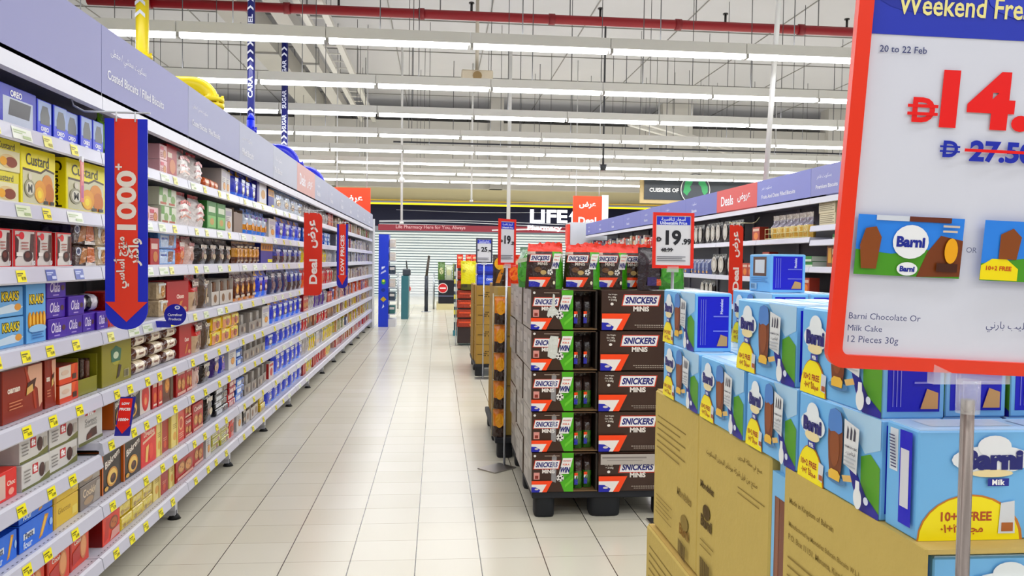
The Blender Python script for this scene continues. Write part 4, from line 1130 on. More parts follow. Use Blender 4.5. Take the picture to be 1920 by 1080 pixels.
# dark chocolate packs heaped on the purple boxes
for i in range(2):
    place_product('chocpack', PFX-0.03, 3.27+0.11*i, SHELF_Z[3]+0.074, math.pi/2, ('nearer', 'farther')[i]+' black shiny chocolate pack lying on purple boxes, fourth shelf', 'packages on the fourth shelf')
t = thing('shelf_talker', 'narrow pink hanging strip clipped below the top shelf by the yellow cake boxes', 'shelf tag', (LIPX+.006, 3.045, 1.565))
q = MB(); q.box(0, 0, 0, .002, .028, .15, '#d88a90', 'panel'); q.pr(Frame((.002, 0, 0), (0, .028, 0), (0, 0, .15)), [('r', .2, .1, .8, .4, '#b86a9a'), ('r', .2, .5, .8, .9, '#e8b0a0')], 'panel'); q.build('strip', t)
q = MB(); q.box(-.006, .006, .145, .004, .022, .165, '#e4e4ea', 'plastic'); q.build('clip', t)
# bays five to eight
MIXES = {0: 'redbag whitebag redcake greybag', 1: 'bluesm whitepk redp bluebag', 2: 'bluebag yelbag redbag greybag', 3: 'redbag purplebag greybag orangered', 4: 'redp redcookie greybag purplebag', 5: 'bluepk redbag whitered orcookie', 6: 'redbag whitepk yelbag greybag', 7: 'cream redtube redbag dkred yelbag'}
for s in range(8):
    y = 8.25
    keys = MIXES[s].split()
    while y < 10.75:
        key = rp.choice(keys)
        n = rp.choice((2, 3, 3))
        w = PROD[key][4][0]*rp.uniform(.95, 1.1)
        st = 3 if key == 'bluesm' else 1
        if y+n*w > 10.82: break
        stock(key, y, y+n*w, n, st, s, ctrs[s])
        y += n*w+rp.uniform(0.0, .05)
# packages too far along the run to tell apart
far = MB()
PAL = {0: ['#cfc9c2', '#a83a3a', '#c9b8a0', '#8a8f60'], 1: ['#c8c4c4', '#b03a34', '#d8d2c8', '#6a6a74'], 2: ['#cfd0d6', '#8f8ab0', '#d9d6d0', '#4a4a58'], 3: ['#b8a898', '#7a5a4a', '#c8bcb0', '#d8cfc8'], 4: ['#c05030', '#d8703a', '#b9a898', '#5a3a78'], 5: ['#d8c030', '#c8b050', '#8a5a78', '#c0a898'], 6: ['#d8c828', '#b8b890', '#4a5a88', '#c8a070'], 7: ['#b83040', '#c86058', '#d8b0a0', '#c9a080']}
for s in range(8):
    y = 10.86
    while y < 16.1:
        w, h, d = rp.uniform(.07, .13), rp.uniform(.11, .175), .1
        c = rp.choice(PAL[s])
        z = SHELF_Z[s]+0.001
        x = PFX-rp.uniform(0, .03)
        far.box(x-d, y, z, x, y+w-.006, z+h, c, 'film', right=c)
        far.pr(Frame((x, y, z), (0, w-.006, 0), (0, 0, h)), [('r', .15, .6, .85, .8, rp.choice(('#e4dfd8', '#3a2a2a', '#e8d8a0'))), ('e', .5, .32, .28, .18, rp.choice(('#8a5a34', '#d8a860', '#e6e0d8')))], 'film', base=.001)
        y += w+rp.uniform(0, .015)
o = far.build('packed_biscuits')
tag(o, 'small biscuit packages filling the shelves of the far end of the run', 'packages', kind='stuff')

# ------------------------------------------------------------------ banners on the long run
def bracket(q, x0, x1, y, z):
    q.tube([(x0, y-0.0, z+0.06), (x0+0.012, y, z+0.02), (x0+0.05, y, z), (x1, y, z)], 0.004, '#b9bac0', 'chrome', 8)
def round_end(w, h, r_top, r_bot, point=False):
    pts = []
    n = 14
    if r_bot >= w/2-1e-6:
        for i in range(n+1):
            a = math.pi+math.pi*i/n
            pts.append((w/2+w/2*math.cos(a), w/2+w/2*math.sin(a)))
    else:
        pts.append((0, 0))
        for i in range(7):
            a = -math.pi/2+math.pi/2*i/6
            pts.append((w-r_bot+r_bot*math.cos(a), r_bot+r_bot*math.sin(a)))
    if r_top:
        for i in range(7):
            a = math.pi/2*i/6
            pts.append((w-r_top+r_top*math.cos(a), h-r_top+r_top*math.sin(a)))
        pts.append((0, h))
    else:
        pts += [(w, h), (0, h)]
    return pts
def banner(x, y, z0, w, h, style, label):
    t = thing('hanging_banner', label, 'banner', (x, y, 0), 0, None)
    fr = Frame((0, 0, z0), (w, 0, 0), (0, 0, h))
    q = MB(); q.step = 0.0006
    if style == 'arrow':
        q.prism(round_end(w, h, 0, w/2), fr, 0.004, '#1b2aa8', 'panel')
        c = '#d0442a'
        q.pr(fr, [('p', [(.23, .133), (.77, .133), (.77, 1), (.23, 1)], c), ('p', [(.0, .133), (.5, .037), (1, .133)], c),
                  T('1000', .51, .615, .28, '#e6ded6', rot=90, b=.035, h=.46), T('+', .33, .772, .03, '#e6ded6', rot=90, b=.035),
                  T('منتج أساسي', .39, .32, .245, '#e6ded6', rot=90, b=.03), T('وأكثر', .665, .37, .13, '#e6ded6', rot=90, b=.03)], 'panel', 0.001)
    elif style == 'low':
        q.prism(round_end(w, h, 0, w/2), fr, 0.004, '#2a2e9c', 'panel')
        q.pr(fr, [('p', [(.2, .2), (.8, .2), (.8, 1), (.2, 1)], '#d0442a'), ('p', [(.08, .2), (.5, .05), (.92, .2)], '#d0442a'), T('LOW PRICES', .5, .52, .62, '#f2e8e4', rot=90, b=.03, h=.34)], 'panel', 0.001)
    else:
        q.prism(round_end(w, h, 0.05, 0.05), fr, 0.004, '#d0402a', 'panel')
        q.pr(fr, [T('Deal', .52, .29, .3, '#f6ece6', rot=90, b=.035, h=.44), T('عرض', .5, .745, .34, '#f6ece6', rot=90, b=.035, h=.56)], 'panel', 0.001)
    q.build('banner_board', t)
    q = MB()
    right = x < 0
    bracket(q, -0.12 if right else w+0.12, w+0.01 if right else -0.01, 0, z0+h+0.022) if right else q.tube([(w+.178, 0, z0+h+.09), (w+.14, 0, z0+h+.04), (w+.1, 0, z0+h+.022), (-.01, 0, z0+h+.022)], 0.004, '#c8c4a8', 'chrome', 8)
    q.build('wire_bracket', t)
    for xx in (w*0.28, w*0.72):
        q = MB(); q.cyl((xx, -0.003, z0+h-0.012), (xx, -0.003, z0+h+0.026), 0.003, '#d8d8da', 'plastic', 6); q.build('hook', t)
banner(-1.21, 3.05, 1.10, 0.15, 0.77, 'arrow', 'blue and red arrow banner reading 1000+ beside the near shelves')
banner(-1.225, 7.5, 1.03, 0.165, 0.76, 'deal', 'red deal banner hung on the long run before the low prices banner')
banner(-1.235, 10.0, 1.01, 0.135, 0.79, 'low', 'narrow blue bordered low prices banner hung far along the long run')
banner(3.1, 8.3, 0.98, 0.15, 0.81, 'deal', 'red deal banner hung on the opposite shelving above the blue cartons')

t = thing('round_shelf_tag', 'round navy shelf tag with white wording below the arrow banner', 'shelf tag', (-1.215, 3.85, 1.1))
q = MB(); q.step = 0.0006
q.cyl((0, 0, 0), (0, 0.003, 0), 0.05, '#1a2196', 'panel', 28)
q.pr(Frame((-.05, 0, -.05), (.1, 0, 0), (0, 0, .1)), [('e', .6, .84, .12, .09, '#e8eaf6'), ('e', .6, .84, .07, .05, '#5a68b8'), T('Carrefour', .5, .5, .66, '#f0f0fa', rot=0, b=.02), T('Products', .5, .3, .56, '#f0f0fa', b=.02)], 'panel', 0.001)
q.build('disc', t)
q = MB(); q.box(-0.09, 0.003, -0.06, -0.02, 0.006, -0.03, '#2a30a0', 'plastic'); q.build('clip', t)
t = thing('low_price_tag', 'slanted red and blue low prices tag standing on the sixth shelf', 'shelf tag', (-1.285, 3.32, 0.648))
q = MB(); q.step = 0.0006
fr = Frame((0, 0, 0), (.075, 0, 0), (.025, 0, .16))
q.prism([(0, 0), (.06, 0), (.06, .16), (0, .16)], fr, 0.002, '#2b2c90', 'panel')
q.pr(Frame((0, 0, 0), (.06, 0, 0), (.02, 0, .16)), [('p', [(.1, .28), (.9, .28), (.9, .95), (.1, .95)], '#d8301f'), ('p', [(.02, .28), (.5, .06), (.98, .28)], '#d8301f'), T('LOW', .5, .82, .5, '#fff', b=.04), T('PRICES', .5, .68, .7, '#fff', b=.04), T('1000+', .5, .42, .66, '#fff', b=.04)], 'panel', 0.001)
q.build('card_panel', t)

# ------------------------------------------------------------------ opposite shelving run
RX = 3.42
RB = 1.25
RSY = RB/BAY
P('discp', 'wafer_roll_pack', 'packet', 'dark pack with white disc', g_pouch, .17, .06, .26, '#34302f', [('e', .5, .5, .42, .42, '#1c1a1a'), ('e', .5, .5, .38, .39, '#cfcac2'), ('e', .5, .5, .3, .3, '#b9b2a8'), ('e', .5, .5, .2, .2, '#d6d2cb')])
P('goldcone', 'rusk_bag', 'bag', 'gold bag with tied top', g_pouch, .15, .09, .25, '#d8b45a', [('e', .5, .35, .25, .16, '#e6cf90')], bands=[(0, .55, 1, 1, '#8a8494'), (0, .85, 1, 1, '#b8b0a8')], crimp=.3)
P('creamct', 'pastry_box', 'box', 'cream printed pastry box', g_box, .26, .14, .11, '#d9d0b4', [*lines(.06, .94, .8, 5, .15, '#8f866a')], side='#cfc5a6', top='#e0d8be')
P('orgift', 'wafer_box', 'box', 'orange wafer gift box', g_box, .16, .1, .15, '#a8482c', [('e', .5, .35, .3, .26, '#d98a2c'), ('r', .1, .7, .9, .88, '#d8c0b0')], side='#8f3a26')
P('goldbox', 'biscuit_tin', 'tin', 'brown gold biscuit tin', g_box, .15, .1, .19, '#7a4a1c', [('r', .14, .2, .5, .9, '#cfa24a'), ('e', .7, .3, .14, .2, '#e0c070'), ('r', .6, .6, .9, .86, '#dcd0b0')], side='#5f3814')
P('greentray', 'pastry_tray', 'tray', 'flat green pastry pack', g_box, .24, .2, .05, '#2f8a46', [('r', 0, 0, 1, .4, '#d8e0d0')], side='#d6dccf', top='#2a7a3e')
P('redflat', 'wafer_box', 'box', 'flat red wafer box', g_box, .2, .12, .06, '#b02a2a', [('r', .08, .2, .7, .8, '#e0b890')], side='#8f2020')
P('bluetub', 'biscuit_tub', 'tub', 'bluish grey biscuit tub', g_pouch, .13, .08, .2, '#5a648c', [('e', .5, .5, .3, .3, '#8f98b8'), ('e', .5, .15, .2, .08, '#d8a860')])
P('whiteA', 'cracker_box', 'box', 'white lettered cracker box', g_box, .2, .1, .13, '#d9d8dc', [T('JA', .5, .5, .5, '#4a4448', b=.02)], side='#c0bfc6')
def rshelves(yn):
    if yn >= 8.3: return [1.63, 1.235, 0.9, 0.52, 0.18]
    if yn >= 7.1: return [1.63, 1.355, 1.10, 0.78, 0.46, 0.18]
    return [1.73, 1.60, 1.355, 1.10, 0.75, 0.4, 0.18]
RHEAD = {2: ('#9698c4', [T('بسكويت فاخر', .2, .66, .22, WH, b=0), T('Premium Biscuits', .24, .34, .32, WH, b=.012)]),
         3: ('#8f93c8', [T('بسكويت تمر', .2, .68, .2, WH, b=0), T('Fruits And Dates Filled Biscuits', .42, .36, .64, WH, b=.012)]),
         4: ('#cf6a68', [T('Deals', .28, .5, .32, WH, b=.02), T('عروض', .7, .52, .3, WH, b=.02)])}
for k in range(1, 12):
    yn = 4.62+RB*(k-1)+0.0
    t = thing('gondola_shelving', f'white metal shelving bay, {ORD[k-1]} along the opposite shorter run behind the pallets', 'shelving', (RX, yn+RB, 0), math.pi, 'bays of the opposite shelving run')
    t.scale = (1, RSY, 1)
    child('back_board', BACK, t); child('upright_post', UPR, t, (0, BAY, 0)); child('canopy', CAN, t); child('levelling_foot', FOOT, t, (0, BAY-0.037, 0))
    col, els = RHEAD.get(k, ('#7f82b8', [T('بسكويت', .3, .66, .14, WH, b=0), T('Biscuits', .3, .34, .16, WH, b=.01)]))
    child('header_panel', header_mesh(col, els), t, label='red deals header panel' if k == 4 else None)
    for s, z in enumerate(rshelves(yn)):
        sh_ = child('shelf', DECK, t, (0, 0, z)); child('ticket_strip', STRIP, sh_)
t = thing('gondola_end_box', 'pale grey end cabinet closing the far end of the opposite shelving', 'cabinet', (RX, 18.45, 0))
q = MB(); q.box(-0.35, 0.02, 0, 0.9, 0.6, 2.3, '#cfd2d6', 'paint'); q.build('cabinet_body', t)
q = MB(); q.box(-0.36, 0.0, 1.5, 0.9, 0.02, 1.53, '#a9adb3', 'paint'); q.build('rail_trim', t)
q = MB(); q.box(-0.42, 0.0, 1.75, -0.36, 0.3, 2.25, '#d8503c', 'paint'); q.build('red_flag_panel', t)
RGOODS = [ # key, near y, far y, count, high, z
 ('creamct', 6.75, 7.06, 1, 2, 1.73), ('creamct', 6.2, 6.5, 1, 2, 1.73), ('goldbox', 6.55, 6.9, 2, 1, 1.355), ('greentray', 6.3, 6.8, 2, 1, 1.60),
 ('goldcone', 7.25, 8.15, 6, 1, 1.63), ('redflat', 7.65, 8.15, 2, 2, 1.355), ('greentray', 7.18, 7.6, 2, 2, 1.355), ('orgift', 8.16, 8.34, 1, 1, 1.355),
 ('goldbox', 7.75, 8.3, 3, 1, 1.10), ('orgift', 7.2, 7.7, 3, 1, 1.10),
 ('orgift', 8.4, 8.62, 1, 1, 1.63), ('discp', 8.95, 9.55, 3, 1, 1.63), ('discp', 9.6, 10.2, 3, 1, 1.63), ('discp', 10.3, 10.85, 3, 1, 1.63),
 ('orgift', 8.4, 8.9, 3, 1, 1.235), ('discp', 8.95, 9.4, 2, 1, 1.235), ('discp', 9.45, 9.95, 2, 1, 1.235), ('bluetub', 10.0, 10.8, 5, 1, 1.235), ('bluetub', 10.9, 11.6, 4, 1, 1.235),
 ('goldbox', 8.45, 9.1, 4, 1, .9), ('redflat', 9.15, 9.8, 3, 2, .9), ('discp', 9.85, 10.35, 3, 1, .9), ('whiteA', 10.45, 11.1, 3, 1, .9),
 ('whitepk', 10.95, 12.1, 8, 1, 1.63), ('redbag', 12.15, 13.1, 6, 1, 1.63), ('greybag', 11.7, 13.1, 9, 1, 1.235)]
cr = {}
RN = {1.73: 'top', 1.63: 'top', 1.60: 'second', 1.355: 'third', 1.235: 'second', 1.10: 'fourth', .9: 'lower'}
for key, a0, a1, n, st, z in sorted(RGOODS, key=lambda g: g[1]):
    w = (a1-a0)/n
    d_ = PROD[key]
    for i in range(n):
        c = cr[z] = cr.get(z, 0)+1
        for j in range(st):
            lab = f'{"" if st == 1 else ("lower ", "upper ")[j]}{d_[2]}, {ORD[c-1]} from the near end, {RN[z]} {"near-bay " if z in (1.73, 1.6, 1.355, 1.1) else ""}opposite shelf'
            place_product(key, RX+0.05+rp.uniform(0, .012), a0+(i+.5)*w, z+.0005+j*(d_[4][2]+.001), -math.pi/2, lab, 'packages on the opposite shelving', w-.006, rp.uniform(-.03, .03))
far = MB()
for z in (1.63, 1.235, .9):
    y = 13.15
    while y < 18.2:
        w, h = rp.uniform(.09, .16), rp.uniform(.14, .24)
        c = rp.choice(['#c8c2bc', '#c04030', '#d8cfc2', '#d85a3a', '#5a5a70', '#b0a890'])
        x = RX+.05+rp.uniform(0, .03)
        far.box(x, y, z+.001, x+.1, y+w-.006, z+h, c, 'film')
        far.pr(Frame((x, y+w-.006, z), (0, -(w-.006), 0), (0, 0, h)), [('r', .15, .6, .85, .8, rp.choice(('#e4dfd8', '#5a2a2a', '#e8d8a0')))], 'film', base=.001)
        y += w+rp.uniform(0, .02)
tag(far.build('packed_biscuits'), 'small packages filling the far shelves of the opposite run', 'packages', kind='stuff')
t = thing('wire_basket', 'cream wire basket rail holding the gold tied bags', 'basket', (RX+.02, 7.2, 1.631))
for zz in (.01, .06, .11):
    q = MB(); q.cyl((0, 0, zz), (0, .98, zz), .0035, '#d8cf9a', 'plastic', 6); q.build('rail_wire', t)
for i in range(11):
    q = MB(); q.cyl((0, .98*i/10, 0), (0, .98*i/10, .115), .003, '#d8cf9a', 'plastic', 6); q.build('upright_wire', t)

# ------------------------------------------------------------------ price stands
def dirham(u, v, w, h, col):
    return [T('D', u, v, w, col, b=.03), ('r', u-w*.72, v+h*.06, u+w*.62, v+h*.14, col), ('r', u-w*.72, v-h*.14, u+w*.62, v-h*.06, col)]
def price_stand(x, y, zs, w, h, label, big, cents, old=None, border='#d3341f', base=True, yaw=0.0, zp=0.0):
    t = thing('price_stand', label, 'price sign', (x, y, 0), yaw, 'framed price signs on poles')
    fr = Frame((-w/2, 0, zs), (w, 0, 0), (0, 0, h))
    q = MB()
    b_ = .016
    for (a, b0, c, d) in ((0, 0, w, b_), (0, h-b_, w, h), (0, b_, b_, h-b_), (w-b_, b_, w, h-b_)):
        q.box(-w/2+a, -.006, zs+b0, -w/2+c, .006, zs+d, border, 'plastic')
    q.build('frame', t)
    q = MB(); q.step = .0005
    q.box(-w/2+b_, -.002, zs+b_, w/2-b_, .003, zs+h-b_, '#dedee2', 'card')
    f2 = Frame((-w/2, -.002, zs), (w, 0, 0), (0, 0, h))
    els = [('r', .09, .78, .91, .93, '#1f37b4'), T('أسعار تنافسية', .5, .885, .6, '#e8ecff', b=.02), T('Unbeatable Price', .5, .815, .66, '#e8ecff', b=.03),
           T(big, .5, .55, .38, '#1b1b24', b=.04), T('.'+cents, .82, .48, .22, '#1b1b24', b=.04), *dirham(.15, .52, .1, .12, '#1b1b24')]
    if old: els += [T(old, .34, .33, .28, '#1b1b24', b=.03), ('r', .2, .325, .5, .338, '#1b1b24')]
    els += [*lines(.1, .8, .2, 3, .035, '#6a6a72')]
    q.pr(f2, els, 'card', .0006)
    q.build('price_sheet', t)
    q = MB(); q.box(-.03, -.008, zs-.02, .03, .008, zs+.01, '#d0d4d8', 'clear'); q.build('clip', t)
    q = MB(); q.cyl((0, 0, zp), (0, 0, zs-.015), .008, '#b8bac0', 'chrome', 10); q.build('pole', t)
    if base:
        q = MB(); q.box(-.19 if yaw else -.09, -.1 if yaw else -.07, 0, .012 if yaw else .09, .06 if yaw else .09, .008, '#b9b6b4', 'chrome'); q.build('base', t)
    return t
price_stand(1.215, 4.06, 1.345, .217, .288, 'red framed price sign 19.99 over the chocolate bags', '19', '99', '40.99')
price_stand(.458, 5.3, 1.345, .16, .305, 'narrow red framed price sign 19.29 behind the chocolate pallet', '19', '29', yaw=.72)
price_stand(.535, 9.25, 1.345, .19, .29, 'dark framed price sign 25 above the brown carton stack', '25', '79', border='#3a3c50')

# big price board close to the camera
t = thing('price_board_stand', 'large red framed weekend price board on a chrome pole', 'price sign', (0, 0, 0))
ay, at_, ar_ = math.radians(-5), math.radians(4), math.radians(-2)
uu = Vector((math.cos(ay), math.sin(ay), 0)); nn = Vector((math.sin(ay), -math.cos(ay), 0)); vv = Vector((0, 0, 1))
v2 = vv*math.cos(at_)+nn*math.sin(at_)
U_, V_ = uu*math.cos(ar_)+v2*math.sin(ar_), -uu*math.sin(ar_)+v2*math.cos(ar_)
BW, BH = .327, .46
BL = Vector((.4301, .85, 1.2579))
N_ = U_.cross(V_).normalized()
fr = Frame(BL, U_*BW, V_*BH)
def rrect(w, h, r, n=6):
    pts = []
    for cx, cy, a0 in ((w-r, r, -90), (w-r, h-r, 0), (r, h-r, 90), (r, r, 180)):
        for i in range(n+1):
            a = math.radians(a0+90*i/n)
            pts.append((cx+r*math.cos(a), cy+r*math.sin(a)))
    return pts
q = MB()
ou, inn = rrect(BW, BH, .018), rrect(BW-.03, BH-.03, .008)
inn = [(x+.015, y+.015) for x, y in inn]
n = len(ou)
def P3(p, off): return BL+U_*p[0]+V_*p[1]+N_*off
for i in range(n):
    j = (i+1) % n
    c = '#da4420'
    q.face([P3(ou[i], .004), P3(ou[j], .004), P3(inn[j], .006), P3(inn[i], .006)], c, 'plastic')
    q.face([P3(ou[j], .004), P3(ou[i], .004), P3(ou[i], -.006), P3(ou[j], -.006)], c, 'plastic')
    q.face([P3(inn[i], .006), P3(inn[j], .006), P3(inn[j], 0), P3(inn[i], 0)], c, 'plastic')
q.face([P3(p, -.006) for p in reversed(ou)], '#c83418', 'plastic')
q.build('frame', t)
q = MB(); q.step = .0003
q.prism(rrect(BW-.026, BH-.026, .006), Frame(BL+U_*.013+V_*.013, U_, V_), .002, '#dcdde6', 'panel')
NV, RD = '#2333a0', '#d8231f'
fr2 = Frame(BL+V_*(.018*BH), U_*BW, V_*BH)
q.pr(fr2, [('r', .045, .768, .955, .935, '#3140a8'), ('e', .2, .88, .16, .06, '#2a3696'), ('e', .62, .86, .2, .05, '#3a4ab4'),
  T('Weekend Fresh', .365, .838, .47, '#f0e7a8', b=.015, h=.048),
  T('20 to 22 Feb', .16, .735, .155, '#4a4f78', b=.01), T('14.', .45, .628, .3, RD, b=.05, h=.135),
  *dirham(.245, .6, .075, .09, RD), *dirham(.345, .513, .05, .055, NV), T('27.50', .515, .511, .215, NV, b=.04, h=.05), ('r', .39, .509, .63, .516, RD),
  # the two packs pictured on the board
  ('r', .06, .21, .415, .352, '#3f8ad8'), ('p', [(.06, .21), (.415, .21), (.415, .25), (.3, .275), (.18, .262), (.06, .27)], '#5a9a34'), ('p', [(.27, .21), (.415, .215), (.415, .3), (.34, .31), (.3, .27)], '#7a4420'),
  ('r', .12, .34, .23, .352, '#d8dce4'), ('r', .23, .34, .37, .352, '#6a3a28'), ('e', .24, .292, .06, .04, '#f2f2f4'), T('Barni', .24, .292, .095, '#24308c', b=.05), ('e', .235, .228, .035, .016, '#f2f2f4'), T('Barni', .235, .228, .05, '#24308c', b=.05),
  ('p', [(.08, .225), (.13, .225), (.14, .3), (.12, .325), (.085, .32), (.07, .28)], '#8a5226'), ('e', .375, .275, .022, .03, '#e8b030'), ('r', .33, .225, .4, .245, '#4a2618'), *lines(.34, .395, .33, 2, .012, '#d8c8b8'),
  T('OR', .44, .28, .035, '#6a6e88', b=.0),
  ('r', .475, .21, .83, .352, '#3f8ad8'), ('p', [(.475, .21), (.83, .21), (.83, .255), (.66, .27), (.475, .25)], '#5a9a34'), ('p', [(.475, .212), (.6, .212), (.6, .24), (.56, .262), (.51, .262), (.475, .245)], '#f2e012'), T('10+2 FREE', .535, .24, .085, '#c0522a', b=.03),
  ('p', [(.53, .262), (.59, .262), (.6, .315), (.57, .335), (.53, .32)], '#8a5226'), ('e', .7, .292, .06, .04, '#f2f2f4'), T('Barni', .7, .292, .095, '#24308c', b=.05),
  T('Barni Chocolate Or', .17, .112, .24, '#4a4f78', b=.0), T('Milk Cake', .107, .083, .115, '#4a4f78', b=.0), T('12 Pieces 30g', .137, .054, .17, '#4a4f78', b=.0),
  T('كيك بالشوكولاتة أو الحليب بارني', .72, .104, .42, '#4a4f78', b=.0), T('قطعتين مجاناً', .78, .075, .22, '#4a4f78', b=.0)], 'panel', .0006)
q.build('price_sheet', t)
pb_ = BL+U_*(BW/2)
px_, py_ = pb_.x, pb_.y+.004
q = MB(); q.box(px_-.045, py_-.006, pb_.z-.012, px_+.045, py_+.006, pb_.z+.012, '#e8ecf0', 'clear'); q.cyl((px_, py_, pb_.z-.045), (px_, py_, pb_.z-.008), .0125, '#e8ecf0', 'clear', 16); q.build('clip', t)
q = MB(); q.cyl((px_, py_, .01), (px_, py_, pb_.z-.03), .0072, '#857d78', 'chrome', 16); q.build('pole', t)
q = MB(); q.cyl((px_, py_, 0), (px_, py_, .01), .06, '#b9b6b4', 'chrome', 24); q.build('base', t)

# ------------------------------------------------------------------ pallets
def pallet(x, y, w, l, label):
    t = thing('pallet', label, 'pallet', (x, y, 0), 0, None)
    q = MB()
    q.box(0, 0, .105, w, l, .144, '#23252b', 'rubber', bevel=.004)
    q.build('deck', t)
    for i in range(3):
        for j in range(3):
            q = MB()
            cx, cy = (.07, w/2, w-.07)[i], (.07, l/2, l-.07)[j]
            wx = .055 if i != 1 else .085
            pts = []
            for k in range(16):
                a = 2*math.pi*k/16
                c, s = math.cos(a), math.sin(a)
                pts.append((cx+wx*math.copysign(abs(c)**.5, c), cy+.06*math.copysign(abs(s)**.5, s)))
            k0 = len(q.v)
            for z, sc in ((0, .94), (.012, 1), (.106, 1)):
                for a, b_ in pts:
                    q.v.append((cx+(a-cx)*sc, cy+(b_-cy)*sc, z))
            for z in range(2):
                for k in range(16):
                    k2 = (k+1) % 16
                    q.add((k0+z*16+k, k0+z*16+k2, k0+(z+1)*16+k2, k0+(z+1)*16+k), '#1d2026', 'rubber', True)
            q.add([k0+k for k in range(16)][::-1], '#1d2026', 'rubber')
            q.build('block_foot', t)
    return t

# ---- chocolate bags pallet
pallet(.515, 4.2, .8, 1.2, 'black plastic pallet under the chocolate bag cases')
BR, GR_, OR_ = '#40291f', '#5fae2e', '#f0561a'
def choc_logo(u, v, w, s=1.0, hv=.155):
    return [T('SNICKERS', u, v, w*1.0, '#b8402c', b=.0, sh=.2, h=hv, bg='#c4482e'), T('SNICKERS', u, v, w*.94, '#1d1f6e', b=.04, sh=.2, h=hv*.86, bg='#f2efee')]
def win_patch(u, v, s=1.0, k=1.0):
    return [('p', [(u-.09*s*k, v-.19*s), (u+.06*s*k, v-.19*s), (u+.12*s*k, v+.2*s), (u-.03*s*k, v+.2*s)], '#f2f0ec'), T('HUNGRY', u+.035*s*k, v+.13*s, .12*s*k, '#c2402a', b=.03), T('FOR A', u+.02*s*k, v+.04*s, .1*s*k, '#d8622c', b=.03), T('WIN', u+.0*s*k, v-.09*s, .15*s*k, '#1d1f6e', b=.05, sh=.2, h=.14*s)]
def ball(u, v, r, asp):
    return [('e', u, v, r, r*asp, '#ece9e4'), ('e', u, v, r*.3, r*asp*.3, '#2a2326'), *[('e', u+r*.75*math.cos(a), v+r*asp*.75*math.sin(a), r*.2, r*asp*.2, '#2a2326') for a in (.5, 1.8, 3.1, 4.3, 5.5)]]
def corner_swoosh(w, h):
    return [('p', [(0, 0), (w*.72, 0), (w, h), (0, h)], OR_), ('p', [(0, 0), (w*.5, 0), (w*.72, h*.68), (0, h*.68)], '#efeae6'), ('p', [(0, 0), (w*.36, 0), (w*.42, h*.2), (w*.2, h*.44), (0, h*.46)], '#20289c'), ('e', w*.24, h*.26, w*.09, h*.07, '#d8d0cc')]
CH = .2125
def case_front_small():
    """cut-open case: printed panel and an open bay where the bags show"""
    q = MB()
    q.box(0, 0, 0, .225, .385, CH-.004, '#47392f', 'card', front=BR, left='#b4afa8', top='#6a5648')
    q.box(.225, 0, 0, .355, .385, .006, '#7a6248', 'card')
    q.box(.225, .2, .006, .355, .205, CH-.004, '#1c1614', 'card')
    q.box(.345, .0, .006, .355, .2, CH-.004, '#241b18', 'card')
    q.box(.225, .0, CH-.008, .355, .385, CH-.004, '#5a4636', 'card')
    f = Frame((0, 0, 0), (.225, 0, 0), (0, 0, CH-.004))
    q.pr(f, [('p', [(.72, 1), (1, 1), (1, 0), (.78, 0), (.66, .32), (.74, .6)], GR_), ('p', [(.8, .1), (1, .3), (1, .36), (.8, .18)], '#7cc44a'), ('p', [(.8, .3), (1, .5), (1, .56), (.78, .36)], '#4e9a26'), *choc_logo(.36, .7, .55), T('MiNiS', .4, .53, .3, '#ece6e0', b=.04),
             ('r', .05, .32, .19, .5, '#d8a098'), ('r', .08, .34, .16, .42, '#8a3a30'), *win_patch(.79, .66, 1.05, 1.5), *ball(.68, .36, .09, 1.06), ('e', .07, .93, .03, .03, '#e8e4de'), ('r', .3, .92, .66, .94, '#a8988c'), *corner_swoosh(.5, .29)])
    l = Frame((0, .385, 0), (0, -.385, 0), (0, 0, CH-.004))
    q.pr(l, [('r', .06, .1, .5, .86, '#c4c0ba'), ('r', .56, .1, .94, .86, '#a39e98'), ('r', .62, .5, .88, .78, '#cac6c0'), ('r', .12, .6, .44, .64, '#8a857f'), ('r', .12, .3, .4, .33, '#8a857f')])
    return q
def bag_inside(w=.06, h=.19, col='#2a201e', bands=()):
    return g_pouch(w, .09, h, col, [('r', .15, .12, .45, .3, '#20289c'), ('r', .15, .3, .45, .38, '#efeae6'), ('r', .15, .38, .45, .46, OR_)], bands=bands)
def case_front_wide(sticker=False):
    q = MB()
    w = .43
    q.box(0, 0, 0, w, .385, CH-.004, '#47392f', 'card', front=BR, top='#6a5648')
    f = Frame((0, 0, 0), (w, 0, 0), (0, 0, CH-.004))
    dv = -.16 if sticker else 0
    els = [*choc_logo(.5, .76+dv*.9, .42, hv=.2), T('MiNiS', .5, .54+dv*.8, .2, '#ece6e0', b=.04), T('Net Weight:', .14, .9+dv, .11, '#e8e2da', b=.02), T('12 x 180g', .13, .83+dv, .1, '#e8e2da', b=.02), T('= 2160g', .14, .76+dv, .1, '#e8e2da', b=.02), ('e', .13, .66+dv, .02, .035, '#efeae4'),
           *[('r', .42+i*.03, .115, .442+i*.03, .13, '#cfc4b8') for i in range(14)], *[('r', .45+i*.03, .07, .472+i*.03, .082, '#cfc4b8') for i in range(13)],
           ('p', [(.92, .55), (1, .62), (1, .1), (.95, .2), (.9, .35)], GR_), *win_patch(.9, .66+dv*.6, 1.0, .8), *ball(.85, .42+dv*.5, .045, 2.0), *corner_swoosh(.36, .42 if not sticker else .4)]
    if sticker:
        els += [('r', .02, .7, .76, .97, '#b9b2ac'), ('r', .04, .86, .6, .9, '#8f8884'), ('r', .1, .8, .55, .82, '#9a938f'), ('r', .77, .8, .96, .97, '#d8d6d4')]
    q.pr(f, els)
    return q
cs, cwd, cst = case_front_small().mesh('carton'), case_front_wide().mesh('carton'), case_front_wide(True).mesh('carton')
q = MB()
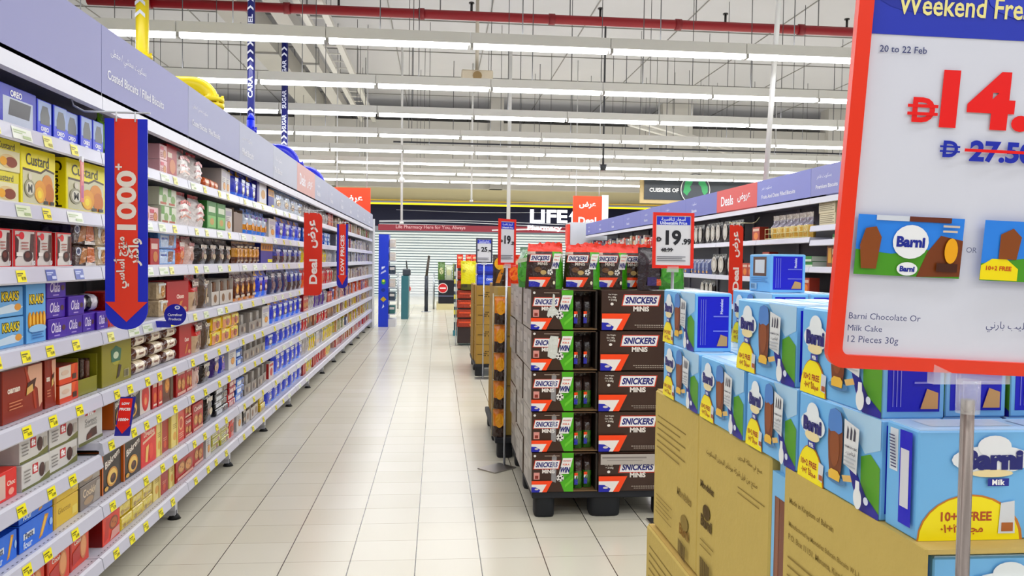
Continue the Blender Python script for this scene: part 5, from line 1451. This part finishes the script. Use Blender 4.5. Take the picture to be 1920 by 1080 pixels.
q.box(0, 0, 0, .4, .385, CH-.004, '#57493f', 'card', left='#b0aba4', top='#6a5648')
q.pr(Frame((0, .385, 0), (0, -.385, 0), (0, 0, CH-.004)), [('r', .05, .08, .48, .88, '#bfbbb5'), ('r', .54, .08, .95, .88, '#a39e97'), ('r', .6, .5, .9, .8, '#c6c2bc'), ('r', .1, .66, .42, .7, '#88837d'), ('r', .1, .4, .38, .43, '#88837d'), ('r', .62, .2, .86, .24, '#86817b')])
cpl = q.mesh('carton')
TIER = ['lowest', 'second-lowest', 'middle', 'second-highest', 'topmost']
bg1, bg2 = bag_inside().mesh('pouch'), bag_inside(col='#3a6a24', bands=[(0, .55, 1, 1, '#3a2a24')]).mesh('pouch')
def tape_mesh():
    q = MB()
    q.pr(Frame((0, 0, 0), (.028, 0, 0), (0, 0, .15)), [('p', [(0, .05), (.9, 0), (1, .9), (.6, 1), (.1, .96)], '#b9b4b0')], 'clear', 0.002)
    return q.mesh('clear_tape')
TAPE = tape_mesh()
def wrap_glare_mesh(big):  # pale scraps painted for the glare on the stretch wrap
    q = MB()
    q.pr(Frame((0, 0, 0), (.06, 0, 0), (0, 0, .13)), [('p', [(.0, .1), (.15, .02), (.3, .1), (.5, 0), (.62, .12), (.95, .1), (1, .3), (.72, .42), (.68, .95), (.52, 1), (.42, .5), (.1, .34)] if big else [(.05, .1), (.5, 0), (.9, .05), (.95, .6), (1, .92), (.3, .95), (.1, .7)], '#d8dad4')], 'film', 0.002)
    return q.mesh('wrap_glare_patch')
for r_ in range(5):
    z = .1445+r_*(CH+.0045)
    x0 = .497 + (4-r_)*.004 - .004
    t = thing('snack_case', f'cut-open printed chocolate case with green flash, {TIER[r_]} at the pallet corner', 'case', (x0, 4.19, z), 0, 'chocolate cases on the black pallet')
    child('carton', cs, t)
    for i in range(2):
        child('pouch', bg1 if r_ > 2 else bg2, t, (.255+.055*i, .02+.02*i, .008))
    if r_ < 3:
        child('clear_tape', TAPE, t, (.105, -.001, .05))
    else:
        child('wrap_glare_patch', wrap_glare_mesh(r_ == 4), t, (.085, -.001, .06))
    t = thing('snack_case', f'wide printed chocolate case beside the cut-open one, {TIER[r_]} tier', 'case', (x0+.36+(.0, .0, .0, .01, .018)[r_], 4.19, z), 0, 'chocolate cases on the black pallet')
    child('carton', cst if r_ == 0 else cwd, t)
    for c in range(1, 3):
        o = bpy.data.objects.new('snack_case', cpl); C.objects.link(o)
        o.location = (x0-.006*((r_+c) % 2), 4.19+.393*c, z)
        tag(o, f'grey-sided chocolate case, {("second", "third")[c-1]} back from the front, {TIER[r_]} tier', 'case', 'chocolate cases on the black pallet')
        o = bpy.data.objects.new('snack_case', cpl); C.objects.link(o)
        o.location = (x0+.41, 4.19+.393*c, z)
        if r_ == 4:
            tag(o, f'chocolate case under the standing bags, {("second", "third")[c-1]} back on the inner column', 'case', 'chocolate cases on the black pallet')
        else:
            bpy.data.objects.remove(o)
def choc_bag():
    w, h = .205, .245
    return g_pouch(w, .08, h, '#3a2620', [*choc_logo(.36, .67, .5, hv=.115), T('MiNiS', .42, .55, .26, '#d8d0c8', b=.03), *win_patch(.76, .6, .85, 1.45), *ball(.62, .37, .075, .88), ('e', .3, .42, .1, .06, '#6a4a2c'), ('e', .44, .36, .08, .05, '#c0a878'), ('p', [(.06, .05), (.5, .05), (.64, .26), (.06, .26)], OR_), ('p', [(.06, .05), (.4, .05), (.5, .2), (.06, .2)], '#efe6e0'), ('p', [(.06, .05), (.34, .05), (.36, .13), (.2, .17), (.06, .17)], '#20289c'), ('e', .72, .14, .03, .04, '#e8e2c8')],
        bands=[(0, .8, 1, 1, '#e2401c'), (.72, .6, 1, .8, '#5fae2e'), (.76, 0, 1, .8, '#4fa028'), (0, .76, .2, .8, '#c8bcb0')], nu=14, nv=16, taper=.16)
bagm = choc_bag().mesh('chocolate_bag')
gbag = g_pouch(.2, .08, .225, '#3f8f2a', [('e', .5, .4, .3, .25, '#58a83a'), ('p', [(.2, .6), (.8, .66), (.8, .76), (.2, .7)], '#cfd8c0')], bands=[(0, .5, .4, 1, '#8aa890')], nu=12, nv=14).mesh('chocolate_bag')
pbag = g_pouch(.17, .08, .23, '#2b1a26', [('r', .2, .1, .6, .3, '#3a2a6a'), ('r', .6, .1, .8, .26, '#d8642c'), ('r', .25, .6, .75, .7, '#8a7078')], nu=10, nv=12).mesh('chocolate_bag')
ZT = .1445+5*(CH+.0045)-.004
for i, (me, x, y, rz, lab) in enumerate(((bagm, .57, 4.25, .06, 'chocolate bag with red top, first along the front of the pallet'), (bagm, .775, 4.27, -.05, 'chocolate bag with red top, second along the front of the pallet'),
        (bagm, .945, 4.31, .1, 'chocolate bag with red top, third along the front of the pallet'), (bagm, 1.085, 4.36, -.08, 'chocolate bag with red top, fourth along the front of the pallet'),
        (gbag, .475, 4.45, -1.1, 'green backed chocolate bag turned sideways at the pallet corner'), (pbag, 1.165, 4.27, .5, 'dark purple chocolate bag behind the red framed 19.99 sign'),
        (gbag, 1.27, 4.3, .2, 'green backed chocolate bag below the red framed 19.99 sign'),
        (bagm, .62, 4.5, .1, 'chocolate bag behind the first front bag on the pallet'), (bagm, .84, 4.52, -.1, 'chocolate bag behind the second front bag on the pallet'), (bagm, 1.05, 4.55, .05, 'chocolate bag behind the fourth front bag on the pallet'), (gbag, .5, 4.75, -1.4, 'green backed chocolate bag farther back on the pallet edge'))):
    o = bpy.data.objects.new('chocolate_bag', me); C.objects.link(o)
    o.location = (x, y-.04, ZT); o.rotation_euler = (0, 0, rz)
    tag(o, lab, 'bag', 'chocolate bags standing on the cases')

# ---- cake box pallet near the camera
pallet(.6, .93, .8, 1.2, 'black plastic pallet under the brown cake cartons')
KR, KD = '#c6b274', '#93804c'
def small(u0, u1, v0, n, dv, col):
    return [('r', u0, v0-i*dv, u1-(0.18*(u1-u0) if i % 2 else 0), v0-i*dv+dv*.2, col) for i in range(n)]
def carton(x0, y0, z0, x1, y1, z1, label, els=(), flap=True, top='#bda468'):
    t = thing('cardboard_carton', label, 'carton', (x0, y1, z0), 0, 'brown cartons of the cake pallet')
    w, l, h = x1-x0, y1-y0, z1-z0
    q = MB()
    q.box(0, -l, 0, w, 0, h, KR, 'board', top=top, bevel=.004)
    q.pr(Frame((0, 0, 0), (0, -l, 0), (0, 0, h)), els, 'board', .0006)
    q.build('carton_body', t)
    if flap:
        q = MB()
        for s in (0, 1):
            q.box(.004+s*(w/2), -l+.004, h, w/2-.004+s*(w/2), -.004, h+.003, '#c2aa70', 'board')
        q.build('lid_flap_panel', t)
    return t
IN = '#5e4d2c'
def bar_code(u, v, w, h): return [('r', u+w*i/16, v, u+w*(i+.35+.4*((i*7) % 3)/2)/16, v+h, IN) for i in range(16)]
E1 = [*small(.08, .75, .82, 6, .045, KD), T('Mondelez', .75, .42, .3, KD, b=.02, rot=0), ('e', .77, .25, .08, .05, KD), T('Barni', .77, .19, .2, '#8a6a34', b=.04), *small(.1, .5, .25, 5, .03, KD), *bar_code(.66, .02, .2, .1)]
E2 = [T('صنع في مملكة البحرين', .76, .9, .3, KD, b=.01), T('منتج من قبل شركة موندليز البحرين للبسكويت', .5, .81, .72, KD, b=.01), *small(.62, .95, .74, 2, .03, KD), T('Mondelez', .17, .6, .22, IN, b=.03), ('e', .17, .45, .06, .045, IN), T('Barni', .17, .385, .18, IN, b=.05), *small(.08, .3, .26, 2, .035, KD), *bar_code(.08, .02, .2, .14), *small(.65, .85, .1, 2, .03, KD)]
E3 = [T('Made in Kingdom of Bahrain', .24, .88, .38, KD, b=.01), T('Manufactured by Mondelez Bahrain Biscuits W.L.L., Bahrain International', .47, .79, .84, KD, b=.01), T('P.O. Box 11151, Manama, Kingdom of Bahrain', .38, .74, .66, KD, b=.01), *small(.05, .8, .66, 9, .035, KD), *small(.05, .6, .34, 6, .035, KD)]
carton(.592, 1.752, .662, .985, 2.112, 1.028, 'brown carton at the far corner of the cake pallet', E1)
carton(.592, 1.36, .662, .985, 1.75, 1.028, 'brown carton with two printed logos in the middle of the cake pallet', E2)
carton(.592, .995, .662, .985, 1.288, 1.022, 'brown carton with rows of small print under the nearest blue box', (), flap=False)
t = thing('cardboard_sleeve', 'tall brown printed card sleeve beside the nearest cake boxes', 'carton', (.587, 1.288, .6))
q = MB(); q.box(0, -.388, 0, .004, 0, .43, KR, 'board'); q.pr(Frame((0, 0, 0), (0, -.388, 0), (0, 0, .43)), E3, 'board', .0006); q.build('side_panel', t)
q = MB(); q.box(.0045, -.387, .4235, .42, -.001, .4297, '#cdb87e', 'board'); q.build('top_flap_panel', t)
for i, (a, b_) in enumerate(((1.72, 2.125), (1.31, 1.715), (.93, 1.305))):
    carton(.578, a, .405, .975, b_, .655, f'low brown carton in the lower tier of the cake pallet, {("far", "middle", "near")[i]} one', [*small(.08, .8, .8, 5, .08, KD)])
    carton(.584, a, .15, .98, b_, .40, f'low brown carton on the cake pallet deck, {("far", "middle", "near")[i]} one', [*small(.08, .8, .8, 5, .08, KD)])
carton(.99, .95, .15, 1.39, 1.52, 1.026, 'tall brown carton filling the inner side of the cake pallet, near one', (), flap=False)
carton(.99, 1.53, .15, 1.39, 2.11, 1.026, 'tall brown carton filling the inner side of the cake pallet, far one', (), flap=False)
t = thing('cake_box_blank', 'blue and brown cake box end standing between two cartons', 'cake box', (.594, 1.356, .662), 0)
q = MB(); q.box(0, -.064, 0, .09, -.002, .345, '#8cc0e2', 'card')
q.pr(Frame((0, -.002, 0), (0, -.062, 0), (0, 0, .345)), [('r', .2, .42, .96, .88, '#7a4a34'), ('r', .3, .42, .5, .88, '#8f5f46'), ('r', .1, 0, .9, .4, '#c9ced2'), ('r', .2, .1, .3, .38, '#a8b0b6')]); q.build('box_body', t)
q = MB(); q.box(.01, -.06, .345, .08, -.01, .362, '#9accea', 'film'); q.build('torn_flap', t)

SKY, NVY, YL = '#88c0e8', '#1616ae', '#f8ea14'
def arch(u0, u1, v1, col, n=14):
    return ('p', [(u0, 0)]+[(u1-(u1-u0)*(.5+.5*math.cos(math.pi*(1-i/n)))*1.0, v1*math.sin(math.pi*i/n)**.8*.55+v1*.45) if False else ((u0+u1)/2-(u1-u0)/2*math.cos(math.pi*i/n), v1*math.sin(math.pi*i/n)) for i in range(1, n)]+[(u1, 0)], col)
def cake_box(L=.255, D=.088, H=.135, big=False, back=False):
    q = MB()
    q.box(-L/2, 0, 0, L/2, D, H, SKY, 'card', top='#bcdaf0', bevel=.002)
    f, l, r, t = fronts(L, D, H)
    els = [('p', [(.56, 1), (.84, .6), (1, .7), (1, 1)], '#b9d6ea'), ('p', [(.8, .56), (.9, .62), (1, .52), (1, 0), (.86, 0), (.8, .3)], '#68a23a'),
        ('p', [(.66, .42), (.74, .4), (.86, .18), (1, .06), (1, 0), (.8, 0), (.72, .2)], '#2a2a92'),
        ('r', .03, 0, .03, 0, SKY)]
    els += [arch(.0, .37, .42, '#b87a2a'), arch(.005, .355, .405, YL), T('10+2 FREE', .165, .2, .22, '#a8452a', b=.03), T('مجاناً ٢+١٠', .165, .1, .2, '#a8452a', b=.02), ('p', [(.3, .08), (.36, .06), (.375, .26), (.31, .28)], '#d6dade'), ('r', .315, .08, .36, .14, '#a8603a')]
    els += [('e', .22, .67, .165, .145, '#eef2f4'), ('e', .22, .8, .085, .13, '#eef2f4'), ('e', .22, .54, .1, .06, '#f0e2b8'), T('Barni', .22, .67, .25, '#20246e', b=.07, h=.17), ('r', .17, .4, .27, .48, '#26308c'), T('Milk', .22, .44, .06, '#fff', b=.03)]
    els += [('e', .54, .2, .12, .05, '#5a86ac'), ('p', [(.45, .86), (.47, .94), (.53, .97), (.6, .94), (.62, .86), (.625, .6), (.615, .36), (.6, .24), (.56, .19), (.51, .19), (.47, .25), (.455, .4), (.445, .6)], '#7a4522'), ('e', .53, .55, .06, .22, '#8f562c'), ('p', [(.45, .86), (.47, .94), (.53, .97), (.6, .94), (.62, .86), (.622, .74), (.58, .7), (.53, .72), (.48, .7), (.447, .74)], '#5f8cc4'), ('p', [(.47, .19), (.6, .19), (.61, .26), (.58, .3), (.5, .3), (.465, .26)], '#e8c25a'),
            ('p', [(.65, .42), (.8, .36), (.82, .84), (.65, .9)], '#e4e6e6'), *[('p', [(.68+.04*i, .7), (.7+.04*i, .7), (.705+.04*i, .8), (.69+.04*i, .84)], '#4a4a58') for i in range(3)], T('VITAMIN D3 + ZINC', .735, .62, .14, '#4a4a58', b=.03), T('فيتامين د', .735, .56, .11, '#5a5a66', b=.01), *lines(.67, .8, .5, 3, .04, '#b8bcc0'),
            ('e', .835, .14, .045, .11, '#eef0ee'), ('p', [(.81, .2), (.86, .2), (.855, .32), (.815, .32)], '#eef0ee'), ('e', .93, .16, .025, .04, '#dfe4f0'), ('p', [(.66, .3), (.76, .34), (.78, .28), (.68, .24)], '#e0c080')]
    if back:
        els = [('r', .18, .42, .82, .94, '#6e5140'), ('r', .28, .5, .74, .86, '#e2e2e2'), *lines(.1, .9, .36, 3, .05, '#5a94c0'), ('r', .1, .06, .4, .22, '#b8d4e8'), *[('r', .12+.03*i, .08, .135+.03*i, .2, '#5a86a8') for i in range(8)]]
    if big:
        # long face as seen on the box turned to the camera
        els = [('e', .5, .5, .0, .0, SKY), arch(.0, .5, .42, '#c88a3a'), arch(.008, .485, .405, YL), T('10+2 FREE', .23, .22, .24, '#b05a2a', b=.03), T('مجاناً ٢+١٠', .21, .11, .2, '#b05a2a', b=.02), ('p', [(.38, .06), (.46, .06), (.455, .36), (.39, .34)], '#dfe2e6'), ('r', .395, .08, .45, .16, '#b0703a'),
               ('e', .34, .74, .19, .13, '#eef2f4'), ('e', .35, .86, .08, .1, '#eef2f4'), ('e', .34, .615, .1, .035, '#f0e2b8'), T('Barni', .34, .74, .29, '#20246e', b=.07, h=.19), ('r', .32, .5, .42, .57, '#26308c'), T('Milk', .37, .535, .06, '#fff', b=.03),
               ('p', [(.54, .8), (.6, .95), (.7, .98), (.8, .9), (.82, .4), (.76, .2), (.6, .22), (.54, .4), (.58, .6)], '#7a4522'), ('e', .62, .36, .06, .14, '#e8b850'), ('p', [(.54, .82), (.62, .97), (.72, .98), (.8, .9), (.74, .8)], '#6a8ec0')]
    q.pr(f, els)
    q.pr(r, [('r', .08, .07, .92, .95, NVY), T('Mondelez', .72, .78, .26, '#e8ecff', b=.02, rot=90), *[('r', .16+.06*i, .12, .175+.06*i, .9, '#8a90d8') for i in range(3)], ('r', .5, .35, .9, .37, '#8a90d8'), ('r', .5, .6, .9, .62, '#8a90d8'), ('p', [(.6, .1), (.88, .1), (.88, .26), (.7, .3)], '#c9a878')])
    q.pr(l, [('r', .12, .55, .38, .95, '#dfe6ec'), *[('r', .16, .58+.03*i, .34, .592+.03*i, '#4a4a70') for i in range(11)], ('r', .52, .1, .9, .97, NVY), ('r', .56, .26, .82, .8, '#dcdde2')])
    return q
cbm, cbb, cbk = cake_box().mesh('cake_box'), cake_box(.28, .07, .137, big=True).mesh('cake_box'), cake_box(back=True).mesh('cake_box')
def lid_mesh(L, D, H):
    q = MB()
    q.box(-L/2+.003, .003, H, L/2-.003, D-.003, H+.0012, '#bcdaf0', 'card')
    q.pr(Frame((-L/2, 0, H+.0012), (L, 0, 0), (0, D, 0)), [('r', .1, .3, .5, .9, '#d2e4f0'), ('r', .55, .2, .9, .8, '#c4dcee')])
    return q.mesh('lid_flap')
LID, LID_B = lid_mesh(.255, .088, .135), lid_mesh(.28, .07, .137)
def put_cake(me, x, y, z, rz, label, sx=1, sz=1):
    o = bpy.data.objects.new('cake_box', me); C.objects.link(o)
    o.location = (x, y, z); o.rotation_euler = (0, 0, rz); o.scale = (sx, 1, sz)
    lid = bpy.data.objects.new('lid_flap', LID_B if me is cbb else LID); C.objects.link(lid); lid.parent = o
    tag(o, label, 'cake box', 'blue cake boxes on the pallet')
Z1, Z2 = 1.0302, 1.1665
HP = -math.pi/2
low = ((1.752, 2.032, 'farthest'), (1.483, 1.737, 'second-farthest'), (1.255, 1.468, 'second-nearest'), (1.005, 1.247, 'nearest'))
for a, b_, nm in low:
    put_cake(cbm, .5895, (a+b_)/2, Z1, HP, f'blue cake box in the lower layer along the aisle edge, {nm} to the camera', (b_-a)/.257)
    for c in (1, 2, 3):
        put_cake(cbm, .592+.092*c, (a+b_)/2+.01, Z1, HP, f'blue cake box in the lower layer, {ORD[c]} column in from the aisle, {nm}', (b_-a)/.265)
put_cake(cbb, .592+.142, .93, Z1, 0, 'large-faced blue cake box turned to the camera behind the chrome pole')
put_cake(cbb, .592+.43, .935, Z1, 0, 'blue cake box turned to the camera, inward from the chrome pole')
for c in range(2):
    put_cake(cbb, .604+.142+.285*c, .912, .878, 0, f'blue cake box under the top ones in the open carton, {("nearest the aisle", "inner")[c]}')
up_ = ((1.795, 2.05, 'far'), (1.27, 1.53, 'middle'), (1.01, 1.25, 'near'))
for a, b_, nm in up_:
    put_cake(cbm, .592, (a+b_)/2, Z2, HP, f'blue cake box in the upper layer along the aisle edge, {nm} one', (b_-a)/.257)
for c in (1, 2, 3):
    put_cake(cbm, .592+.094*c, 1.14, Z2, HP, f'blue cake box in the upper layer, {ORD[c]} column in, near row', .95)
    put_cake(cbm, .592+.094*c, 1.41, Z2, HP, f'blue cake box in the upper layer, {ORD[c]} column in, middle row', .98)
    if c > 1: put_cake(cbm, .592+.094*c, 1.93, Z2, HP, f'blue cake box in the upper layer, {ORD[c]} column in, far row', .98)
put_cake(cbk, .8, 1.93, Z2+.137, HP, 'light blue cake box with a brown window, alone on the topmost layer', .5, .68)

# ---- pallets farther along the aisle
pallet(.41, 5.5, .8, 1.2, 'black plastic pallet under the orange snack cartons')
pallet(.44, 9.45, .8, 1.2, 'black plastic pallet under the plain brown carton stack')
def plain_carton(x, y, z, w, l, h, label, col='#a98e56', els=()):
    t = thing('cardboard_carton', label, 'carton', (x, y, z), 0, 'brown cartons on the farther pallets')
    q = MB(); q.box(0, 0, 0, w, l, h, col, 'board', bevel=.005)
    q.pr(Frame((0, 0, 0), (w, 0, 0), (0, 0, h)), els, 'board', .0006); q.build('carton_body', t)
    q = MB(); q.box(w*.1, .0, h, w*.9, l, h+.002, '#c9b684', 'film'); q.build('tape_strip', t)
for j in range(3):
    z = .145+j*.35
    plain_carton(.42, 5.57, z, .45, .37, .345, f'tall brown carton behind the chocolate pallet, {("lowest", "middle", "topmost")[j]}', '#b39a5c')
    for c in range(2):
        plain_carton(.44, 5.95+.4*c, z, .4, .39, .345, f'brown carton along the aisle on the orange snack pallet, {("lowest", "middle", "topmost")[j]} {("nearer", "farther")[c]}', '#a98e56')
orp = g_pouch(.085, .05, .19, '#d88a14', [('e', .5, .6, .36, .26, '#f0b020'), ('r', .2, .15, .8, .3, '#3a2418')], bands=[(0, 0, 1, .35, '#3a2418')]).mesh('snack_pouch')
redp_ = g_pouch(.1, .05, .22, '#d8481c', [('e', .5, .4, .36, .22, '#f0842c'), ('r', .2, .7, .8, .82, '#f2d8b0')]).mesh('snack_pouch')
blk = g_pouch(.1, .06, .22, '#3a2a1a', [('e', .5, .72, .4, .2, '#f0c030'), ('p', [(.2, .1), (.5, .1), (.8, .55), (.5, .55)], '#c98a1c')]).mesh('snack_pouch')
for j in range(5):
    o = bpy.data.objects.new('snack_pouch', orp); C.objects.link(o); o.location = (.438, 5.5, .15+j*.196)
    tag(o, f'orange and black snack pouch in the column by the aisle, {TIER[j]}', 'pouch', 'orange snack pouches in a column')
t = thing('pouch_rack', 'slim wire rack holding the column of orange snack pouches', 'rack', (.39, 5.56, .144))
for xx in (0, .095):
    q = MB(); q.cyl((xx, 0, 0), (xx, 0, 1.0), .004, '#c8c4b8', 'chrome', 8); q.build('side_wire', t)
q = MB()
for j in range(6):
    q.cyl((0, 0, .002+j*.196), (.095, 0, .002+j*.196), .003, '#c8c4b8', 'chrome', 6)
q.build('cross_grille', t)
for me, x, y, lab in ((blk, .375, 5.52, 'black and yellow snack pouch on top of the tall carton stack'), (redp_, .475, 5.52, 'red orange snack pouch on top of the tall carton stack'), (redp_, .62, 5.6, 'second red orange snack pouch on the tall carton stack')):
    o = bpy.data.objects.new('snack_pouch', me); C.objects.link(o); o.location = (x+.06, y+.06, .145+3*.35)
    tag(o, lab, 'pouch', 'snack pouches on the tall cartons')
CODE = [*[('r', .35+.06*(i % 5), .62-.1*(i//5), .39+.06*(i % 5), .68-.1*(i//5), '#4a3f2c') for i in range(15) if (i*7) % 4], ('r', .08, .48, .3, .52, '#5a4a30')]
for j in range(4):
    plain_carton(.46, 9.46, .145+j*.234, .27, .4, .23, f'brown carton with dark square print facing the camera, {TIER[j]} of its stack', '#a98c50', CODE)
    for c in range(2):
        plain_carton(.445, 9.87+.38*c, .145+j*.234, .3, .37, .23, f'brown carton behind the printed stack, {TIER[j]}, {("nearer", "farther")[c]} row', '#a1854c')
for j in range(2):
    q = MB(); q.box(0, 0, 0, .25, .35, .125, '#1f3ea8' if j == 0 else '#1a2f96', 'film', bevel=.01)
    q.pr(Frame((0, 0, 0), (.25, 0, 0), (0, 0, .125)), [('p', [(.4, .1), (.95, .1), (.95, .9), (.5, .9)], '#4a6ad0'), T('OREO', .62, .55, .36, '#f0f2fa', b=.03), ('r', .05, .2, .35, .8, '#3a5ac8')] if j == 0 else [('r', .05, .3, .95, .8, '#2a4ac0')], 'film')
    o = q.build('cookie_carton'); o.location = (.465, 9.48, .145+4*.234+.002+j*.128)
    tag(o, f'{("lower", "upper")[j]} dark blue cookie carton on the brown carton stack', 'carton', 'blue cartons on the brown stack')
# red-orange display and striped display beyond
t = thing('display_stand', 'tall red orange snack display stand beyond the carton stacks', 'display stand', (.33, 12.9, 0))
q = MB(); q.box(0, 0, .04, .36, .4, 1.25, '#3a2c2c', 'card'); q.build('stand_body', t)
for j in range(6):
    q = MB(); q.box(-.012, -.03, .3+j*.155, .34, .0, .43+j*.155, '#9a3a20', 'film', bevel=.008); q.pr(Frame((-.012, -.03, .3+j*.155), (.35, 0, 0), (0, 0, .13)), [('r', .1, .5, .8, .7, '#d8603a'), ('e', .7, .3, .12, .2, '#e0a060')], 'film'); q.build('front_panel', t)
q = MB(); q.cyl((-.03, -.06, .01), (-.03, -.06, 1.1), .008, '#c8c8ca', 'chrome', 8); q.box(-.12, -.12, 0, .06, 0, .01, '#d6d2cc', 'chrome'); q.build('pole', t)
for i, (x, z, c) in enumerate(((.36, 1.25, '#d83a2a'), (.5, 1.25, '#c8402c'), (.6, 1.25, '#e05a2a'))):
    o = bpy.data.objects.new('snack_pouch', redp_); C.objects.link(o); o.location = (x, 12.95, z); tag(o, f'red snack pouch on the red orange display stand, {ORD[i]} along', 'pouch', 'red pouches on the display stand')
o = g_pouch(.26, .1, .46, '#e8e01c', [('r', .1, .1, .4, .2, '#3a3a20'), ('r', .1, .6, .3, .7, '#b8b020')], bands=[(0, 0, 1, .18, '#5a5a20')]).build('hung_vest'); o.location = (.47, 12.75, .0)  # pouch shape standing in for a hung yellow vest
o.location = (.50, 12.772, .0)
o.location.z = .905
tag(o, 'bright yellow vest hung beside the red orange display stand', 'bag')
t = thing('display_stand', 'dark striped display stand beyond the red orange one', 'display stand', (.31, 14.6, 0))
q = MB(); q.box(0, 0, .0, .34, .35, 1.3, '#2c4a56', 'card'); q.build('stand_body', t)
for j in range(7):
    q = MB(); q.box(-.01, -.02, .25+j*.14, .3, .0, .33+j*.14, '#d8d070' if j % 2 else '#cfd4cc', 'card'); q.build('front_panel', t)
q = MB(); q.box(.02, -.03, 1.0, .26, -.005, 1.3, '#dcdcd8', 'card'); q.build('notice_panel', t)
q = MB(); q.box(-.02, -.04, .0, .3, .0, .1, '#4a8a96', 'card'); q.build('plinth', t)
# rail, checkout, barrier
t = thing('queue_rail', 'tall dark queue rail post standing in the middle of the aisle end', 'rail post', (-.29, 21.3, 0))
q = MB(); q.cyl((0, 0, .01), (0, 0, .95), .05, '#4c4f55', 'chrome', 12); q.build('lower_tube', t)
q = MB(); q.cyl((0, 0, .95), (.06, .2, 1.48), .035, '#5a5550', 'chrome', 12); q.build('upper_tube', t)
q = MB(); q.cyl((0, 0, 0), (0, 0, .015), .13, '#b9bcc0', 'chrome', 18); q.build('base', t)
t = thing('checkout_counter', 'black checkout counter with a round no entry sign', 'checkout', (.03, 22.3, 0))
q = MB(); q.box(0, 0, .17, .85, 1.2, .82, '#14151f', 'panel', bevel=.01); q.build('counter_body', t)
q = MB(); q.box(-.05, -.05, 0, .75, 1.2, .17, '#d2c9a4', 'paint'); q.build('plinth', t)
q = MB(); q.box(0, -.01, .36, .75, .0, .4, '#5a5e72', 'paint'); q.build('front_trim', t)
q = MB(); q.step = .002; q.cyl((.12, -.015, .6), (.12, 0, .6), .14, '#e6dedc', 'panel', 24); q.cyl((.12, -.02, .6), (.12, 0, .6), .12, '#b8262c', 'panel', 24); q.pr(Frame((0, -.021, .48), (.24, 0, 0), (0, 0, .24)), [('r', .15, .42, .85, .58, '#efe6e4')], 'panel', .001); q.build('no_entry_disc', t)
for i, (x, c, h) in enumerate(((.05, '#5a7a3a', .5), (.26, '#c8cfb8', .42), (.47, '#7a8a4a', .46), (.68, '#d8d8c8', .36))):
    o = g_pouch(.2, .14, h, c, [('e', .5, .5, .3, .2, '#cfd2a8')]).build('shopping_bag'); o.location = (.06+x, 22.7, .822)
    tag(o, f'{("dark green", "pale grey", "olive green", "whitish")[i]} bag standing on the black checkout counter', 'bag', 'bags on the checkout counter')
t = thing('glass_barrier', 'low glass barrier with a round no entry sign before the shutter', 'barrier', (-1.1, 22.6, 0))
q = MB(); q.box(0, 0, .12, 1.0, .015, .95, '#fff', 'clear'); q.build('glass_panel', t)
for xx in (0, 1.0):
    q = MB(); q.cyl((xx, 0, 0), (xx, 0, 1.0), .025, '#b4b8bc', 'chrome', 10); q.build('post', t)
q = MB(); q.cyl((.24, -.02, .56), (.24, -.005, .56), .13, '#e6dedc', 'panel', 24); q.cyl((.24, -.025, .56), (.24, -.005, .56), .115, '#b8262c', 'panel', 24); q.pr(Frame((.12, -.026, .44), (.24, 0, 0), (0, 0, .24)), [('r', .15, .42, .85, .58, '#efe6e4')], 'panel', .001); q.build('no_entry_disc', t)
# blue promotional end panel with goods beside it
t = thing('promo_gondola', 'bright blue end panel with small doodles beside the long run', 'display', (-1.19, 16.4, 0))
q = MB(); q.step = .001; q.box(0, 0, 0, .2, .5, 1.88, '#2a48c0', 'panel')
q.pr(Frame((0, 0, 0), (.2, 0, 0), (0, 0, 1.88)), [('p', [(.3, .62), (.6, .64), (.66, .66), (.3, .65)], '#dfe4f6'), ('p', [(.2, .57), (.75, .6), (.7, .62), (.25, .59)], '#c8d0ee'), ('e', .5, .49, .22, .03, '#4aa060'), ('e', .5, .5, .12, .015, '#e0e060'), ('e', .48, .4, .2, .02, '#203a8a'), ('p', [(.2, .3), (.5, .33), (.8, .3), (.5, .27)], '#c8b040'), ('p', [(.35, .2), (.6, .22), (.5, .25)], '#dfe4f6')], 'panel', .002); q.build('end_panel', t)
for j in range(6):
    q = MB(); q.box(.2, .02, .25+j*.27, .34, .5, .27+j*.27, '#c8ccd2', 'paint'); q.build('shelf', t)
q = MB(); q.box(.2, .0, 0, .35, .5, .16, '#d6d6da', 'paint'); q.build('plinth', t)
pr_ = random.Random(5)
for j in range(6):
    o = MB(); c = pr_.choice(['#7a3a3a', '#c9c9cc', '#3a4a5a', '#8a2a2a', '#2a6a6a', '#d8d0c8'])
    o.box(0, 0, 0, .12, .3, .17, c, 'film', bevel=.01); o.pr(Frame((0, 0, 0), (.12, 0, 0), (0, 0, .17)), [('r', .1, .5, .9, .8, '#d8d4d0')], 'film')
    b_ = o.build('grocery_pack'); b_.location = (-1.19+.212, 16.44, .2705+j*.27); tag(b_, f'small grocery pack beside the blue end panel, {ORD[j]} shelf up', 'packet', 'packs beside the blue end panel')
t = thing('checkout_rack', 'teal checkout rack with dark goods past the blue end panel', 'rack', (-.83, 18.6, 0))
q = MB(); q.box(0, 0, 0, .16, .9, 1.0, '#3f7278', 'paint'); q.build('rack_body', t)
q = MB(); q.box(.02, .2, 1.0, .2, .5, 1.16, '#4a5056', 'plastic', bevel=.02); q.build('scanner_box', t)
q = MB(); q.cyl((.12, .3, 1.15), (.1, .3, 1.35), .015, '#2a2c30', 'plastic', 8); q.build('arm', t)
